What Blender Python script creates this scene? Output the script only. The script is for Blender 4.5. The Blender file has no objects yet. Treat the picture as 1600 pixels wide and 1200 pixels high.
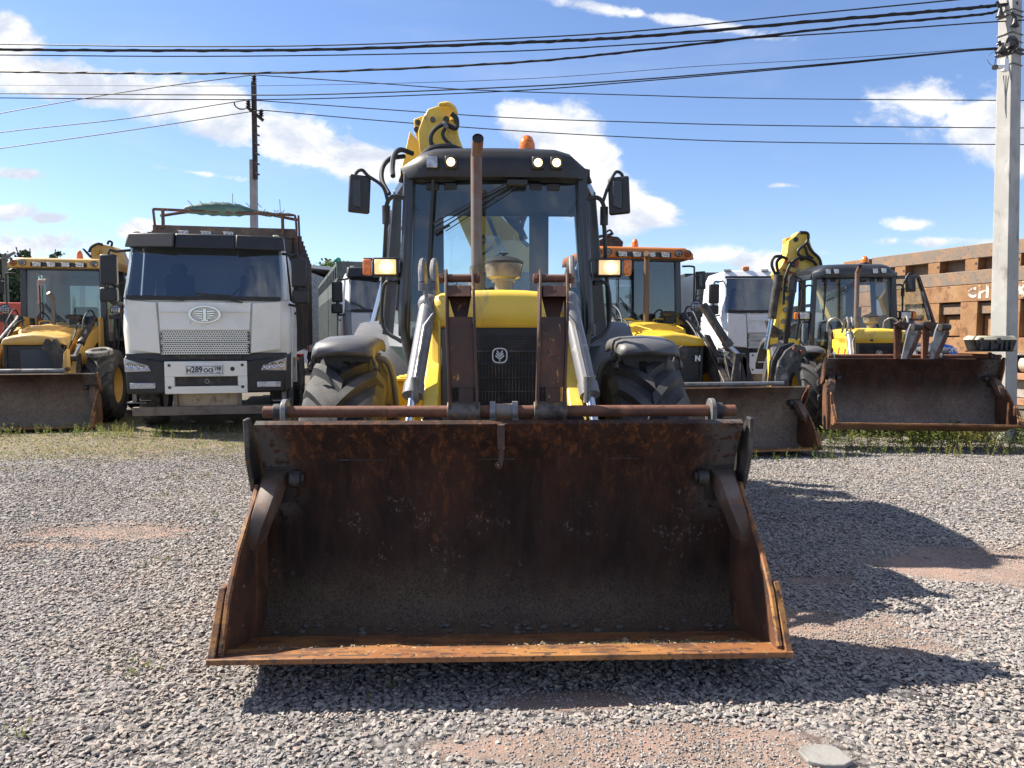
import bpy, bmesh, math, random
from mathutils import Vector, Matrix, noise
import numpy as np
random.seed(7)
RAD = math.radians
scene = bpy.context.scene
COL = scene.collection

# ------------------------------------------------------------------ camera
F_PX, CAM_H = 1180.0, 1.5
PITCH = math.atan(74 / F_PX)
cam_d = bpy.data.cameras.new('camera')
cam = bpy.data.objects.new('camera', cam_d)
COL.objects.link(cam)
cam.location = (0, 0, CAM_H)
cam.rotation_euler = (math.pi / 2 - PITCH, 0, 0)
cam_d.sensor_fit = 'HORIZONTAL'
cam_d.sensor_width = 36
cam_d.lens = 36 * F_PX / 1600
cam_d.clip_start = 0.05
cam_d.clip_end = 3000
scene.camera = cam

# ------------------------------------------------------------------ light
SUN = Vector((-0.97, 0.33, 1.0)).normalized()
SUN_EL = math.asin(SUN.z)
SUN_AZ = math.atan2(SUN.x, SUN.y)
sun_d = bpy.data.lights.new('sun', 'SUN')
sun_d.energy = 3.9
sun_d.angle = RAD(0.5)
sun_d.color = (1.0, 0.93, 0.82)
sun = bpy.data.objects.new('sun', sun_d)
COL.objects.link(sun)
sun.rotation_euler = (-SUN).to_track_quat('-Z', 'Y').to_euler()
scene.view_settings.view_transform = 'Standard'
scene.view_settings.look = 'None'
scene.view_settings.exposure = 1.62
scene.view_settings.gamma = 1.0
scene.view_settings.use_curve_mapping = False


def ray(px, py):
    u, v = px - 800, 600 - py
    return Vector((u, F_PX * math.cos(PITCH) + v * math.sin(PITCH),
                   v * math.cos(PITCH) - F_PX * math.sin(PITCH)))


def W(px, py, Y):
    """world point at distance Y seen at a given place of the photograph"""
    r = ray(px, py)
    return Vector((r.x * Y / r.y, Y, CAM_H + r.z * Y / r.y))


def G(px, py, h=0.0):
    r = ray(px, py)
    t = (h - CAM_H) / r.z
    return Vector((r.x * t, r.y * t, h))


def WV(px, py, A, B):
    """point on the vertical plane through A and B"""
    r = ray(px, py)
    dx, dy = B[0] - A[0], B[1] - A[1]
    t = (A[0] * dy - A[1] * dx) / (r.x * dy - r.y * dx)
    return Vector((r.x * t, r.y * t, CAM_H + r.z * t))


# ------------------------------------------------------------------ node helpers
class NT:
    def __init__(self, tree):
        self.t = tree
        self.n = tree.nodes
        self.n.clear()

    def new(self, kind, **kw):
        nd = self.n.new(kind)
        for k, v in kw.items():
            setattr(nd, k, v)
        return nd

    def link(self, a, b):
        self.t.links.new(a, b)

    def put(self, sock, v):
        if hasattr(v, 'is_output'):
            self.link(v, sock)
        elif v is not None:
            if sock.type == 'RGBA' and not hasattr(v, '__len__'):
                v = (v, v, v, 1)
            elif sock.type == 'RGBA' and len(v) == 3:
                v = (*v, 1)
            sock.default_value = v

    def math(self, op, a, b=None, clamp=False):
        nd = self.new('ShaderNodeMath', operation=op, use_clamp=clamp)
        self.put(nd.inputs[0], a)
        if b is not None:
            self.put(nd.inputs[1], b)
        return nd.outputs[0]

    def vmath(self, op, a, b=None):
        nd = self.new('ShaderNodeVectorMath', operation=op)
        self.put(nd.inputs[0], a)
        if b is not None:
            self.put(nd.inputs[1], b)
        return nd

    def noise(self, vec, scale=5, detail=4, rough=0.55, dist=0.0):
        nd = self.new('ShaderNodeTexNoise')
        self.put(nd.inputs['Vector'], vec)
        nd.inputs['Scale'].default_value = scale
        nd.inputs['Detail'].default_value = detail
        nd.inputs['Roughness'].default_value = rough
        nd.inputs['Distortion'].default_value = dist
        return nd.outputs['Fac']

    def ramp(self, f, lo, hi, smooth=True):
        nd = self.new('ShaderNodeMapRange')
        nd.interpolation_type = 'SMOOTHSTEP' if smooth else 'LINEAR'
        self.put(nd.inputs[0], f)
        nd.inputs[1].default_value = lo
        nd.inputs[2].default_value = hi
        return nd.outputs[0]

    def mix(self, f, a, b, blend='MIX'):
        nd = self.new('ShaderNodeMix', data_type='RGBA', blend_type=blend)
        self.put(nd.inputs[0], f)
        self.put(nd.inputs[6], a)
        self.put(nd.inputs[7], b)
        return nd.outputs[2]

    def mapping(self, vec, scale=(1, 1, 1), loc=(0, 0, 0), rot=(0, 0, 0)):
        nd = self.new('ShaderNodeMapping')
        self.put(nd.inputs[0], vec)
        nd.inputs[1].default_value = loc
        nd.inputs[2].default_value = rot
        nd.inputs[3].default_value = scale
        return nd.outputs[0]


# ------------------------------------------------------------------ world: sky with clouds
world = bpy.data.worlds.new('World')
scene.world = world
world.use_nodes = True
w = NT(world.node_tree)
wout = w.new('ShaderNodeOutputWorld')
bg = w.new('ShaderNodeBackground')
bg.inputs[1].default_value = 0.08
sky = w.new('ShaderNodeTexSky', sky_type='NISHITA')
sky.sun_disc = False
sky.sun_elevation = SUN_EL
sky.sun_rotation = SUN_AZ
sky.air_density = 1.0
sky.dust_density = 0.15
sky.ozone_density = 2.2
wtc = w.new('ShaderNodeTexCoord')
wdir = w.vmath('NORMALIZE', wtc.outputs['Generated']).outputs[0]
sep = w.new('ShaderNodeSeparateXYZ')
w.link(wdir, sep.inputs[0])
ysafe = w.math('MAXIMUM', w.math('ABSOLUTE', sep.outputs[1]), 0.12)
cu = w.math('DIVIDE', sep.outputs[0], ysafe)
cv = w.math('DIVIDE', sep.outputs[2], ysafe)
comb = w.new('ShaderNodeCombineXYZ')
w.link(cu, comb.inputs[0])
w.link(cv, comb.inputs[1])
w.link(w.math('MULTIPLY', w.math('SIGN', sep.outputs[1]), 0.7), comb.inputs[2])
cvec = comb.outputs[0]
CLOUDS = [  # centre and radii of each cloud seen in the photograph, tilt in degrees, weight
    (15, 55, 60, 40, -20, 1.0), (60, 122, 150, 36, -12, .92), (210, 150, 190, 40, -14, .88),
    (350, 175, 190, 46, -18, .92), (470, 220, 160, 46, -20, .92), (560, 250, 150, 36, -8, .9),
    (840, 195, 75, 38, -25, 1.0), (900, 235, 85, 60, -40, 1.05), (930, 305, 90, 50, -15, .95),
    (995, 325, 75, 24, -8, .85), (1568, 205, 88, 54, -12, 1.1), (1585, 235, 80, 46, 0, 1.05),
    (1420, 350, 60, 15, -3, .72), (1450, 377, 110, 12, 0, .55), (320, 272, 90, 10, -8, .55),
    (60, 385, 160, 22, 0, .6), (150, 405, 240, 20, 0, .55), (15, 330, 50, 18, 0, .8), (215, 360, 40, 18, 10, .9), (1180, 412, 50, 14, 0, .7),
    (75, 340, 36, 10, 0, .7), (25, 272, 50, 12, 0, .7), (1000, 22, 240, 14, -9, .62), (1460, 150, 160, 60, 10, .42),
    (1220, 290, 60, 8, 0, .5), (1100, 400, 300, 18, 0, .35),
]
mask = None
for (px, py, rx, ry, deg, wt) in CLOUDS:
    r = ray(px, py)
    cx, cy = r.x / r.y, r.z / r.y
    sub = w.vmath('SUBTRACT', cvec, (cx, cy, 0.7 if True else 0)).outputs[0]
    sub = w.vmath('MULTIPLY', sub, (1, 1, 3)).outputs[0]
    mp = w.mapping(sub, rot=(0, 0, RAD(-deg)))
    sc = w.vmath('MULTIPLY', mp, (1180 / rx / 1.35, 1180 / ry / 1.35, 1)).outputs[0]
    ln = w.vmath('LENGTH', sc).outputs['Value']
    m = w.math('MULTIPLY', w.math('SUBTRACT', 1.0, ln, clamp=True), wt)
    mask = m if mask is None else w.math('MAXIMUM', mask, m)
nvec = w.mapping(cvec, scale=(1.0, 1.55, 1.0))
n1 = w.noise(nvec, 9, 11, 0.62, 0.35)
n2 = w.noise(w.mapping(cvec, scale=(1, 1.5, 1), loc=(3, 1, 0)), 26, 6, 0.6, 0.3)
dens = w.math('ADD', w.math('MULTIPLY', mask, 1.35), w.math('MULTIPLY', w.math('SUBTRACT', n1, 0.5), 1.9))
dens = w.math('ADD', dens, w.math('MULTIPLY', w.math('SUBTRACT', n2, 0.5), 0.45))
inside = w.ramp(mask, 0.0, 0.22)
cl = w.math('MULTIPLY', w.ramp(dens, 0.28, 0.66), inside)
# thin high veil everywhere, a little more over the rest of the sky
veil = w.ramp(w.noise(w.mapping(wdir, scale=(1, 2.2, 3.5), rot=(0, 0, .5)), 2.2, 7, 0.6, 0.6), 0.48, 0.86)
veil = w.math('MULTIPLY', veil, 0.16)
cl = w.math('MAXIMUM', cl, veil)
# unseen fair-weather clouds added outside the view to brighten the fill light
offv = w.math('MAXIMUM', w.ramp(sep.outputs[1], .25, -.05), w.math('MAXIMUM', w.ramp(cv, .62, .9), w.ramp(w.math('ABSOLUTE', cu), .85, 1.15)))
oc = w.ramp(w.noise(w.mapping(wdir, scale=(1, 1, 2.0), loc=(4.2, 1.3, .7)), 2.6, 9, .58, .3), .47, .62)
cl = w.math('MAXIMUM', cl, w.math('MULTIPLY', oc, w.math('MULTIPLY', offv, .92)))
shade = w.ramp(w.noise(w.mapping(cvec, scale=(1, 1.6, 1), loc=(0.0, -0.025, 0)), 11, 8, 0.62, 0.3), 0.36, 0.62)
ccol = w.mix(shade, (2.95, 3.2, 3.75), (4.7, 4.7, 4.72))
tint = w.mix(1.0, sky.outputs[0], (0.62, 0.65, 0.76), 'MULTIPLY')
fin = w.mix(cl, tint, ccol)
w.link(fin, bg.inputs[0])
w.link(bg.outputs[0], wout.inputs[0])

# ------------------------------------------------------------------ materials
MATS = {}


def mat(name, base, rough=0.6, metal=0.0, layers=(), bump=None, spec=0.5, coat=0.0, emit=None):
    """layers: (colour, scale, lo, hi[, stretch(3), roughness])"""
    if name in MATS:
        return MATS[name]
    m = bpy.data.materials.new(name)
    m.use_nodes = True
    t = NT(m.node_tree)
    out = t.new('ShaderNodeOutputMaterial')
    b = t.new('ShaderNodeBsdfPrincipled')
    t.link(b.outputs[0], out.inputs[0])
    tc = t.new('ShaderNodeTexCoord')
    vec = tc.outputs['Object']
    col, rg, mt = base, rough, metal
    seed = sum(map(ord, name)) % 37
    for i, ly in enumerate(layers):
        c, s, lo, hi = ly[:4]
        st = ly[4] if len(ly) > 4 and ly[4] else (1, 1, 1)
        f = t.noise(t.mapping(vec, scale=st, loc=(seed + i * 3.1, i * 1.7, 0)), s, 6, 0.62, 0.2)
        f = t.ramp(f, lo, hi)
        col = t.mix(f, col, c)
        if len(ly) > 5:
            nd = t.new('ShaderNodeMix', data_type='FLOAT')
            t.put(nd.inputs[0], f)
            t.put(nd.inputs[2], rg)
            t.put(nd.inputs[3], ly[5])
            rg = nd.outputs[0]
            if metal:
                mt = t.math('MULTIPLY', mt if hasattr(mt, 'is_output') else metal, t.math('SUBTRACT', 1.0, f))
    t.put(b.inputs['Base Color'], col)
    t.put(b.inputs['Roughness'], rg)
    t.put(b.inputs['Metallic'], mt)
    b.inputs['Specular IOR Level'].default_value = spec
    b.inputs['Coat Weight'].default_value = coat
    b.inputs['Coat Roughness'].default_value = 0.15
    if emit:
        b.inputs['Emission Color'].default_value = (*emit[0], 1)
        b.inputs['Emission Strength'].default_value = emit[1]
    if bump:
        bn = t.new('ShaderNodeBump')
        bn.inputs['Strength'].default_value = bump[1]
        bn.inputs['Distance'].default_value = bump[2] if len(bump) > 2 else 0.01
        t.link(t.noise(vec, bump[0], 5, 0.65), bn.inputs['Height'])
        t.link(bn.outputs[0], b.inputs['Normal'])
    MATS[name] = m
    return m


def glass(name, tint=(0.55, 0.68, 0.68), refl=1.0):
    m = bpy.data.materials.new(name)
    m.use_nodes = True
    t = NT(m.node_tree)
    out = t.new('ShaderNodeOutputMaterial')
    tr = t.new('ShaderNodeBsdfTransparent')
    tr.inputs[0].default_value = (*tint, 1)
    gl = t.new('ShaderNodeBsdfGlossy')
    gl.inputs['Roughness'].default_value = 0.02
    gl.inputs[0].default_value = (0.9, 0.95, 1, 1)
    df = t.new('ShaderNodeBsdfDiffuse')
    df.inputs[0].default_value = (0.30, 0.29, 0.26, 1)
    tc = t.new('ShaderNodeTexCoord')
    fr = t.new('ShaderNodeFresnel')
    fr.inputs[0].default_value = 1.5
    a = t.new('ShaderNodeMixShader')
    t.link(t.math('MULTIPLY', fr.outputs[0], refl * 1.9, clamp=True), a.inputs[0])
    t.link(tr.outputs[0], a.inputs[1])
    t.link(gl.outputs[0], a.inputs[2])
    d = t.new('ShaderNodeMixShader')
    dust = t.ramp(t.noise(tc.outputs['Object'], 3.0, 8, 0.75), 0.3, 0.9)
    t.link(t.math('MULTIPLY', dust, 0.035), d.inputs[0])
    t.link(a.outputs[0], d.inputs[1])
    t.link(df.outputs[0], d.inputs[2])
    t.link(d.outputs[0], out.inputs[0])
    return m


YEL = mat('yellow_paint', (0.80, 0.53, 0.055), 0.42, layers=[((0.70, 0.43, 0.06), 3, .45, .75), ((0.42, 0.29, 0.12), 7, .54, .72, (1, 1, .35), .75), ((0.07, 0.04, 0.025), 26, .70, .74, None, .9)], coat=.25, bump=(60, .05, .002))
YELDK = mat('faded_yellow_paint', (0.60, 0.36, 0.04), 0.5, layers=[((0.48, 0.30, 0.06), 3, .42, .7), ((0.09, 0.05, 0.03), 14, .62, .68, None, .9)], coat=.1)
YELCAT = mat('orange_yellow_paint', (0.60, 0.355, 0.085), 0.45, layers=[((0.47, 0.30, 0.11), 2.5, .45, .7), ((0.16, 0.09, 0.04), 12, .63, .7, None, .9)], coat=.2)
YELJCB = mat('golden_yellow_paint', (0.74, 0.46, 0.03), 0.4, layers=[((0.62, 0.40, 0.06), 4, .5, .75), ((0.08, 0.05, 0.03), 22, .70, .74, None, .9)], coat=.25)
ORANGE = mat('orange_plastic', (0.55, 0.17, 0.03), 0.5, layers=[((0.42, 0.15, 0.05), 5, .45, .7)])
GREYP = mat('grey_plastic', (0.085, 0.086, 0.092), 0.5, layers=[((0.15, 0.145, 0.14), 4, .45, .8), ((0.12, 0.11, 0.09), 18, .6, .8)], bump=(90, .08, .002))
BLACKP = mat('black_plastic', (0.018, 0.018, 0.020), 0.45, layers=[((0.035, 0.033, 0.03), 6, .45, .8)], bump=(120, .06, .002))
CABDK = mat('dark_cab_paint', (0.022, 0.025, 0.032), 0.35, layers=[((0.04, 0.04, 0.043), 7, .5, .8)], coat=.3)
CABIN = mat('cab_interior_grey', (0.06, 0.065, 0.075), 0.8)
RUBBER = mat('tyre_rubber', (0.032, 0.031, 0.032), 0.72, layers=[((0.085, 0.080, 0.075), 5, .42, .72), ((0.14, 0.125, 0.10), 24, .6, .8)], bump=(70, .2, .004))
HOSE = mat('rubber_hose', (0.014, 0.014, 0.016), 0.5)
STEEL = mat('worn_grey_steel', (0.22, 0.22, 0.225), 0.42, 0.55, layers=[((0.10, 0.095, 0.09), 7, .42, .65, None, .7), ((0.14, 0.075, 0.04), 15, .60, .72, None, .9)])
CHROME = mat('chrome', (0.55, 0.56, 0.6), 0.14, 1.0)
DULL = mat('grey_painted_cylinder', (0.17, 0.17, 0.18), 0.4, layers=[((0.13, 0.125, 0.12), 9, .5, .72, None, .7), ((0.30, 0.30, 0.31), 14, .62, .72)], coat=.2)
DARKST = mat('dark_oily_steel', (0.030, 0.027, 0.026), 0.5, 0.2, layers=[((0.10, 0.09, 0.08), 8, .45, .7, None, .8), ((0.13, 0.055, 0.025), 16, .58, .7, None, .9)])
RUSTR = mat('rust_brown_pipe', (0.14, 0.055, 0.030), 0.7, layers=[((0.24, 0.10, 0.05), 6, .45, .7), ((0.07, 0.03, 0.02), 18, .5, .7), ((0.30, 0.26, 0.24), 40, .66, .72)], bump=(70, .25, .003))
RUSTARM = mat('rusty_dark_steel', (0.060, 0.028, 0.020), 0.6, layers=[((0.12, 0.045, 0.022), 4, .42, .7), ((0.028, 0.018, 0.018), 7, .5, .7), ((0.42, 0.22, 0.06), 30, .62, .70, (1, 1, .5)), ((0.22, 0.17, 0.14), 45, .66, .74)], bump=(55, .3, .003))
WHITE = mat('white_truck_paint', (0.80, 0.78, 0.71), 0.35, layers=[((0.70, 0.67, 0.59), 2.5, .45, .8), ((0.38, 0.34, 0.27), 14, .66, .78, (1, 1, .4), .7)], coat=.3)
WHITE2 = mat('white_enamel', (0.74, 0.75, 0.76), 0.35, layers=[((0.45, 0.45, 0.45), 3, .5, .8)], coat=.3)
LENS = mat('clear_lens', (0.50, 0.51, 0.55), 0.16, 0.35, layers=[((0.32, 0.32, 0.35), 12, .45, .6)])
LENSLED = mat('led_lens', (0.75, 0.75, 0.70), 0.25, layers=[((0.25, 0.25, 0.25), 45, .45, .55)])
AMBER = mat('amber_lens', (0.80, 0.20, 0.01), 0.2, layers=[((0.5, 0.10, 0.01), 40, .45, .6)], coat=.5)
LIT = mat('lit_lamp', (1, .8, .5), 0.3, emit=((1.0, 0.60, 0.20), 1.2))
LITW = mat('lit_headlamp', (1, .8, .5), 0.3, emit=((1.0, 0.52, 0.14), 0.22))
LITC = mat('lit_bulb', (1, .9, .7), 0.3, emit=((1.0, 0.84, 0.50), 3.0))
REDL = mat('red_lens', (0.5, 0.02, 0.015), 0.25)
GLASS = glass('cab_glass', (0.80, 0.88, 0.88), 1.3)
GLASSG = glass('green_glass', (0.50, 0.72, 0.66), 1.0)
GLASSDK = glass('dark_windscreen', (0.42, 0.48, 0.54), 2.0)
MIRR = mat('mirror_glass', (0.5, 0.52, 0.55), 0.05, 1.0)


def rust_bucket(name, dusty=0.0, z0=0.0, z1=1.1, orange=1.0):
    m = bpy.data.materials.new(name)
    m.use_nodes = True
    t = NT(m.node_tree)
    out = t.new('ShaderNodeOutputMaterial')
    b = t.new('ShaderNodeBsdfPrincipled')
    t.link(b.outputs[0], out.inputs[0])
    tc = t.new('ShaderNodeTexCoord')
    v = tc.outputs['Object']
    s = t.new('ShaderNodeSeparateXYZ')
    t.link(v, s.inputs[0])
    h = t.math('DIVIDE', t.math('SUBTRACT', s.outputs[2], z0), z1 - z0)
    streak = t.mapping(v, scale=(1, 1, .28))
    big = t.noise(v, 1.6, 6, .6, .3)
    fine = t.noise(streak, 28, 9, .75, .4)
    mid = t.noise(streak, 6, 8, .7, .4)
    col = t.mix(t.ramp(mid, .35, .65), (0.015, 0.0088, 0.0072), (0.044, 0.021, 0.014))
    # orange rust, thickest along the top of the back plate
    top = t.ramp(t.math('ADD', h, t.math('MULTIPLY', t.math('SUBTRACT', mid, .5), .9)), .52, 1.05)
    org = t.math('MULTIPLY', t.math('MULTIPLY', top, t.ramp(fine, .47, .66)), orange * .85)
    col = t.mix(org, col, (0.17, 0.062, 0.022))
    col = t.mix(t.math('MULTIPLY', t.ramp(t.noise(v, 3.1, 5, .6), .6, .7), t.ramp(fine, .5, .66)), col, (0.24, 0.09, 0.022))
    # bare metal on the upper outer corners
    side = t.ramp(t.math('ADD', t.math('ABSOLUTE', s.outputs[0]), t.math('MULTIPLY', t.math('SUBTRACT', big, .5), .4)), .93, 1.08)
    col = t.mix(t.math('MULTIPLY', t.math('MULTIPLY', side, t.ramp(h, .5, .62)), t.ramp(t.noise(v, 22, 7, .7), .62, .5)), col, (0.085, 0.075, 0.070))
    # pale scraped flecks
    band = t.math('MULTIPLY', t.ramp(h, .16, .32), t.ramp(h, .82, .5))
    fl = t.math('MULTIPLY', t.math('MULTIPLY', t.ramp(t.noise(t.mapping(v, scale=(1, 1, .7)), 48, 9, .85), .555, .61), t.ramp(t.noise(v, 3.2, 6, .7), .50, .62)), band)
    col = t.mix(t.math('MULTIPLY', fl, .8), col, (0.26, 0.235, 0.22))
    # dried mud lying low in the bucket
    mud = t.ramp(t.math('ADD', h, t.math('MULTIPLY', t.math('SUBTRACT', big, .5), .5)), .42 + .55 * dusty, .05 + .3 * dusty)
    mud = t.math('MULTIPLY', mud, t.ramp(t.noise(v, 90, 6, .8), .3, .62))
    col = t.mix(t.math('MULTIPLY', mud, min(.95, .72 + .4 * dusty)), col, t.mix(t.noise(v, 14, 6, .7), (0.10 + .05 * dusty, 0.065 + .05 * dusty, 0.04 + .05 * dusty), (0.27 + .2 * dusty, 0.19 + .19 * dusty, 0.12 + .18 * dusty)))
    t.link(col, b.inputs['Base Color'])
    t.put(b.inputs['Roughness'], t.math('ADD', .52, t.math('MULTIPLY', fine, .4)))
    b.inputs['Specular IOR Level'].default_value = .22
    bn = t.new('ShaderNodeBump')
    bn.inputs['Strength'].default_value = .5
    bn.inputs['Distance'].default_value = .004
    t.link(t.math('ADD', t.math('ADD', fine, t.noise(v, 130, 4, .7)), t.math('MULTIPLY', t.noise(v, 3.5, 3, .5), 9.0)), bn.inputs['Height'])
    t.link(bn.outputs[0], b.inputs['Normal'])
    return m


BUCK = rust_bucket('rusted_bucket_steel')
BUCKD = rust_bucket('dusty_bucket_steel', .8, orange=.4)
BUCKS = rust_bucket('scraped_bucket_steel', 1.0, orange=.25)
EDGE = mat('orange_rust_edge', (0.22, 0.085, 0.028), 0.6, layers=[((0.34, 0.16, 0.045), 5, .42, .66, (.3, 1, 1)), ((0.10, 0.045, 0.025), 14, .46, .62, (.3, 1, 1)), ((0.055, 0.03, 0.022), 40, .56, .64), ((0.34, 0.26, 0.15), 26, .60, .70)], bump=(60, .4, .003))
RSIDE = mat('rust_side_plate', (0.13, 0.055, 0.028), 0.55, layers=[((0.055, 0.030, 0.022), 3, .42, .62), ((0.26, 0.11, 0.04), 9, .52, .70, (1, 1, .3)), ((0.30, 0.26, 0.22), 38, .64, .72)], bump=(70, .3, .003))


LEVER = mat('forged_lever_steel', (.085, .055, .040), .6, .1, layers=[((.16, .12, .10), 5, .42, .66, None, .7), ((.17, .075, .035), 9, .52, .66, None, .9)], bump=(40, .25, .003))


# ------------------------------------------------------------------ mesh builder
class MB:
    def __init__(self):
        self.v, self.f = [], []

    def add(self, vs, fs):
        o = len(self.v)
        self.v += [tuple(p) for p in vs]
        self.f += [tuple(i + o for i in q) for q in fs]
        return self

    def hexa(self, p):
        return self.add(p, [(0, 3, 2, 1), (4, 5, 6, 7), (0, 1, 5, 4), (1, 2, 6, 5), (2, 3, 7, 6), (3, 0, 4, 7)])

    def box(self, x0, x1, y0, y1, z0, z1):
        return self.hexa([(x0, y0, z0), (x1, y0, z0), (x1, y1, z0), (x0, y1, z0), (x0, y0, z1), (x1, y0, z1), (x1, y1, z1), (x0, y1, z1)])

    def boxc(self, c, s, rot=None):
        c = Vector(c)
        pts = [(sx * s[0] / 2, sy * s[1] / 2, sz * s[2] / 2) for sz in (-1, 1) for sx, sy in ((-1, -1), (1, -1), (1, 1), (-1, 1))]
        if rot:
            R = Matrix.Rotation(rot[2], 3, 'Z') @ Matrix.Rotation(rot[1], 3, 'Y') @ Matrix.Rotation(rot[0], 3, 'X')
            pts = [R @ Vector(p) for p in pts]
        return self.hexa([tuple(c + Vector(p)) for p in pts])

    def bar(self, p0, p1, wd, th, up=(0, 0, 1)):
        """rectangular bar from p0 to p1, wd across, th along up"""
        p0, p1, up = Vector(p0), Vector(p1), Vector(up)
        d = (p1 - p0).normalized()
        s = d.cross(up)
        if s.length < 1e-4:
            s = d.cross(Vector((0, 1, 0)))
        s.normalize()
        u = s.cross(d).normalized()
        s, u = s * wd / 2, u * th / 2
        return self.hexa([p0 - s - u, p0 + s - u, p1 + s - u, p1 - s - u, p0 - s + u, p0 + s + u, p1 + s + u, p1 - s + u])

    def prism(self, poly, a, b, axis='y'):
        """polygon of 2D points extruded from a to b along an axis (x: points are y,z; y: x,z; z: x,y)"""
        def P(p, t):
            return {'x': (t, p[0], p[1]), 'y': (p[0], t, p[1]), 'z': (p[0], p[1], t)}[axis]
        n = len(poly)
        ar = sum(poly[i][0] * poly[(i + 1) % n][1] - poly[(i + 1) % n][0] * poly[i][1] for i in range(n))
        flip = (ar > 0) != (axis == 'y')
        if flip:
            poly = poly[::-1]
        vs = [P(p, a) for p in poly] + [P(p, b) for p in poly]
        fs = [tuple(range(n)), tuple(range(2 * n - 1, n - 1, -1))]
        fs += [(i, i + n, (i + 1) % n + n, (i + 1) % n) for i in range(n)]
        return self.add(vs, fs)

    def plate(self, pts, off):
        """planar outline given as 3D points, thickened by the vector off"""
        n = len(pts)
        pts = [Vector(p) for p in pts]
        off = Vector(off)
        nrm = Vector((0, 0, 0))
        for i in range(n):
            nrm += pts[i].cross(pts[(i + 1) % n])
        if nrm.dot(off) > 0:
            pts = pts[::-1]
        vs = pts + [p + off for p in pts]
        fs = [tuple(range(n)), tuple(range(2 * n - 1, n - 1, -1))]
        fs += [(i, i + n, (i + 1) % n + n, (i + 1) % n) for i in range(n)]
        return self.add(vs, fs)

    def tube(self, path, r, n=8, caps=True, smooth=0):
        path = [Vector(p) for p in path]
        if smooth and len(path) > 2:
            q = [path[0] * 2 - path[1]] + path + [path[-1] * 2 - path[-2]]
            res = []
            for i in range(1, len(q) - 2):
                for k in range(smooth):
                    t = k / smooth
                    a, b, c, d = q[i - 1], q[i], q[i + 1], q[i + 2]
                    res.append(.5 * ((2 * b) + (c - a) * t + (2 * a - 5 * b + 4 * c - d) * t * t + (3 * b - a - 3 * c + d) * t ** 3))
            res.append(path[-1])
            path = res
        m = len(path)
        rr = r if hasattr(r, '__len__') else [r] * m
        up = Vector((0, 0, 1))
        d0 = (path[1] - path[0]).normalized()
        if abs(d0.dot(up)) > .95:
            up = Vector((0, 1, 0))
        vs = []
        side = d0.cross(up).normalized()
        for i, p in enumerate(path):
            d = (path[min(i + 1, m - 1)] - path[max(i - 1, 0)])
            if d.length < 1e-7:
                d = d0
            d.normalize()
            side = (side - d * side.dot(d))
            if side.length < 1e-5:
                side = d.orthogonal()
            side.normalize()
            u = side.cross(d)
            for k in range(n):
                a = 2 * math.pi * k / n
                vs.append(p + (side * math.cos(a) + u * math.sin(a)) * rr[i])
        fs = [(i * n + k, i * n + (k + 1) % n, (i + 1) * n + (k + 1) % n, (i + 1) * n + k) for i in range(m - 1) for k in range(n)]
        if caps:
            fs += [tuple(range(n - 1, -1, -1)), tuple(range((m - 1) * n, m * n))]
        return self.add(vs, fs)

    def cyl(self, p0, p1, r0, r1=None, n=16):
        return self.tube([p0, p1], [r0, r0 if r1 is None else r1], n)

    def lathe(self, prof, c, axis='x', n=24, a0=0, a1=None):
        """profile (t, r) about an axis through c"""
        full = a1 is None
        a1 = 2 * math.pi if full else a1
        k = n if full else n + 1
        vs = []
        for (t, r) in prof:
            for j in range(k):
                a = a0 + (a1 - a0) * j / n
                ca, sa = r * math.cos(a), r * math.sin(a)
                vs.append({'x': (c[0] + t, c[1] + ca, c[2] + sa), 'y': (c[0] + sa, c[1] + t, c[2] + ca), 'z': (c[0] + ca, c[1] + sa, c[2] + t)}[axis])
        fs = []
        for i in range(len(prof) - 1):
            for j in range(n):
                b = (j + 1) % k
                fs.append((i * k + j, (i + 1) * k + j, (i + 1) * k + b, i * k + b))
        return self.add(vs, fs)

    def ball(self, c, r, n=10, m=7):
        if not hasattr(r, '__len__'):
            r = (r, r, r)
        vs, fs = [(c[0], c[1], c[2] + r[2])], []
        for i in range(1, m):
            th = math.pi * i / m
            for j in range(n):
                a = 2 * math.pi * j / n
                vs.append((c[0] + r[0] * math.sin(th) * math.cos(a), c[1] + r[1] * math.sin(th) * math.sin(a), c[2] + r[2] * math.cos(th)))
        vs.append((c[0], c[1], c[2] - r[2]))
        fs += [(0, 1 + j, 1 + (j + 1) % n) for j in range(n)]
        for i in range(m - 2):
            fs += [(1 + i * n + j, 1 + (i + 1) * n + j, 1 + (i + 1) * n + (j + 1) % n, 1 + i * n + (j + 1) % n) for j in range(n)]
        L = len(vs) - 1
        fs += [(L, 1 + (m - 2) * n + (j + 1) % n, 1 + (m - 2) * n + j) for j in range(n)]
        return self.add(vs, fs)

    def grid(self, rows):
        """surface through rows of points"""
        n = len(rows[0])
        vs = [p for r in rows for p in r]
        return self.add(vs, [(i * n + j, i * n + j + 1, (i + 1) * n + j + 1, (i + 1) * n + j) for i in range(len(rows) - 1) for j in range(n - 1)])


def root_of(o):
    while o.parent:
        o = o.parent
    return o


def make_mesh(name, mb, material, smooth=35):
    me = bpy.data.meshes.new(name)
    me.from_pydata([tuple(p) for p in mb.v], [], mb.f)
    me.validate()
    if material:
        me.materials.append(material)
    if smooth:
        me.shade_smooth()
        me.set_sharp_from_angle(angle=RAD(smooth))
    return me


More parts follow.
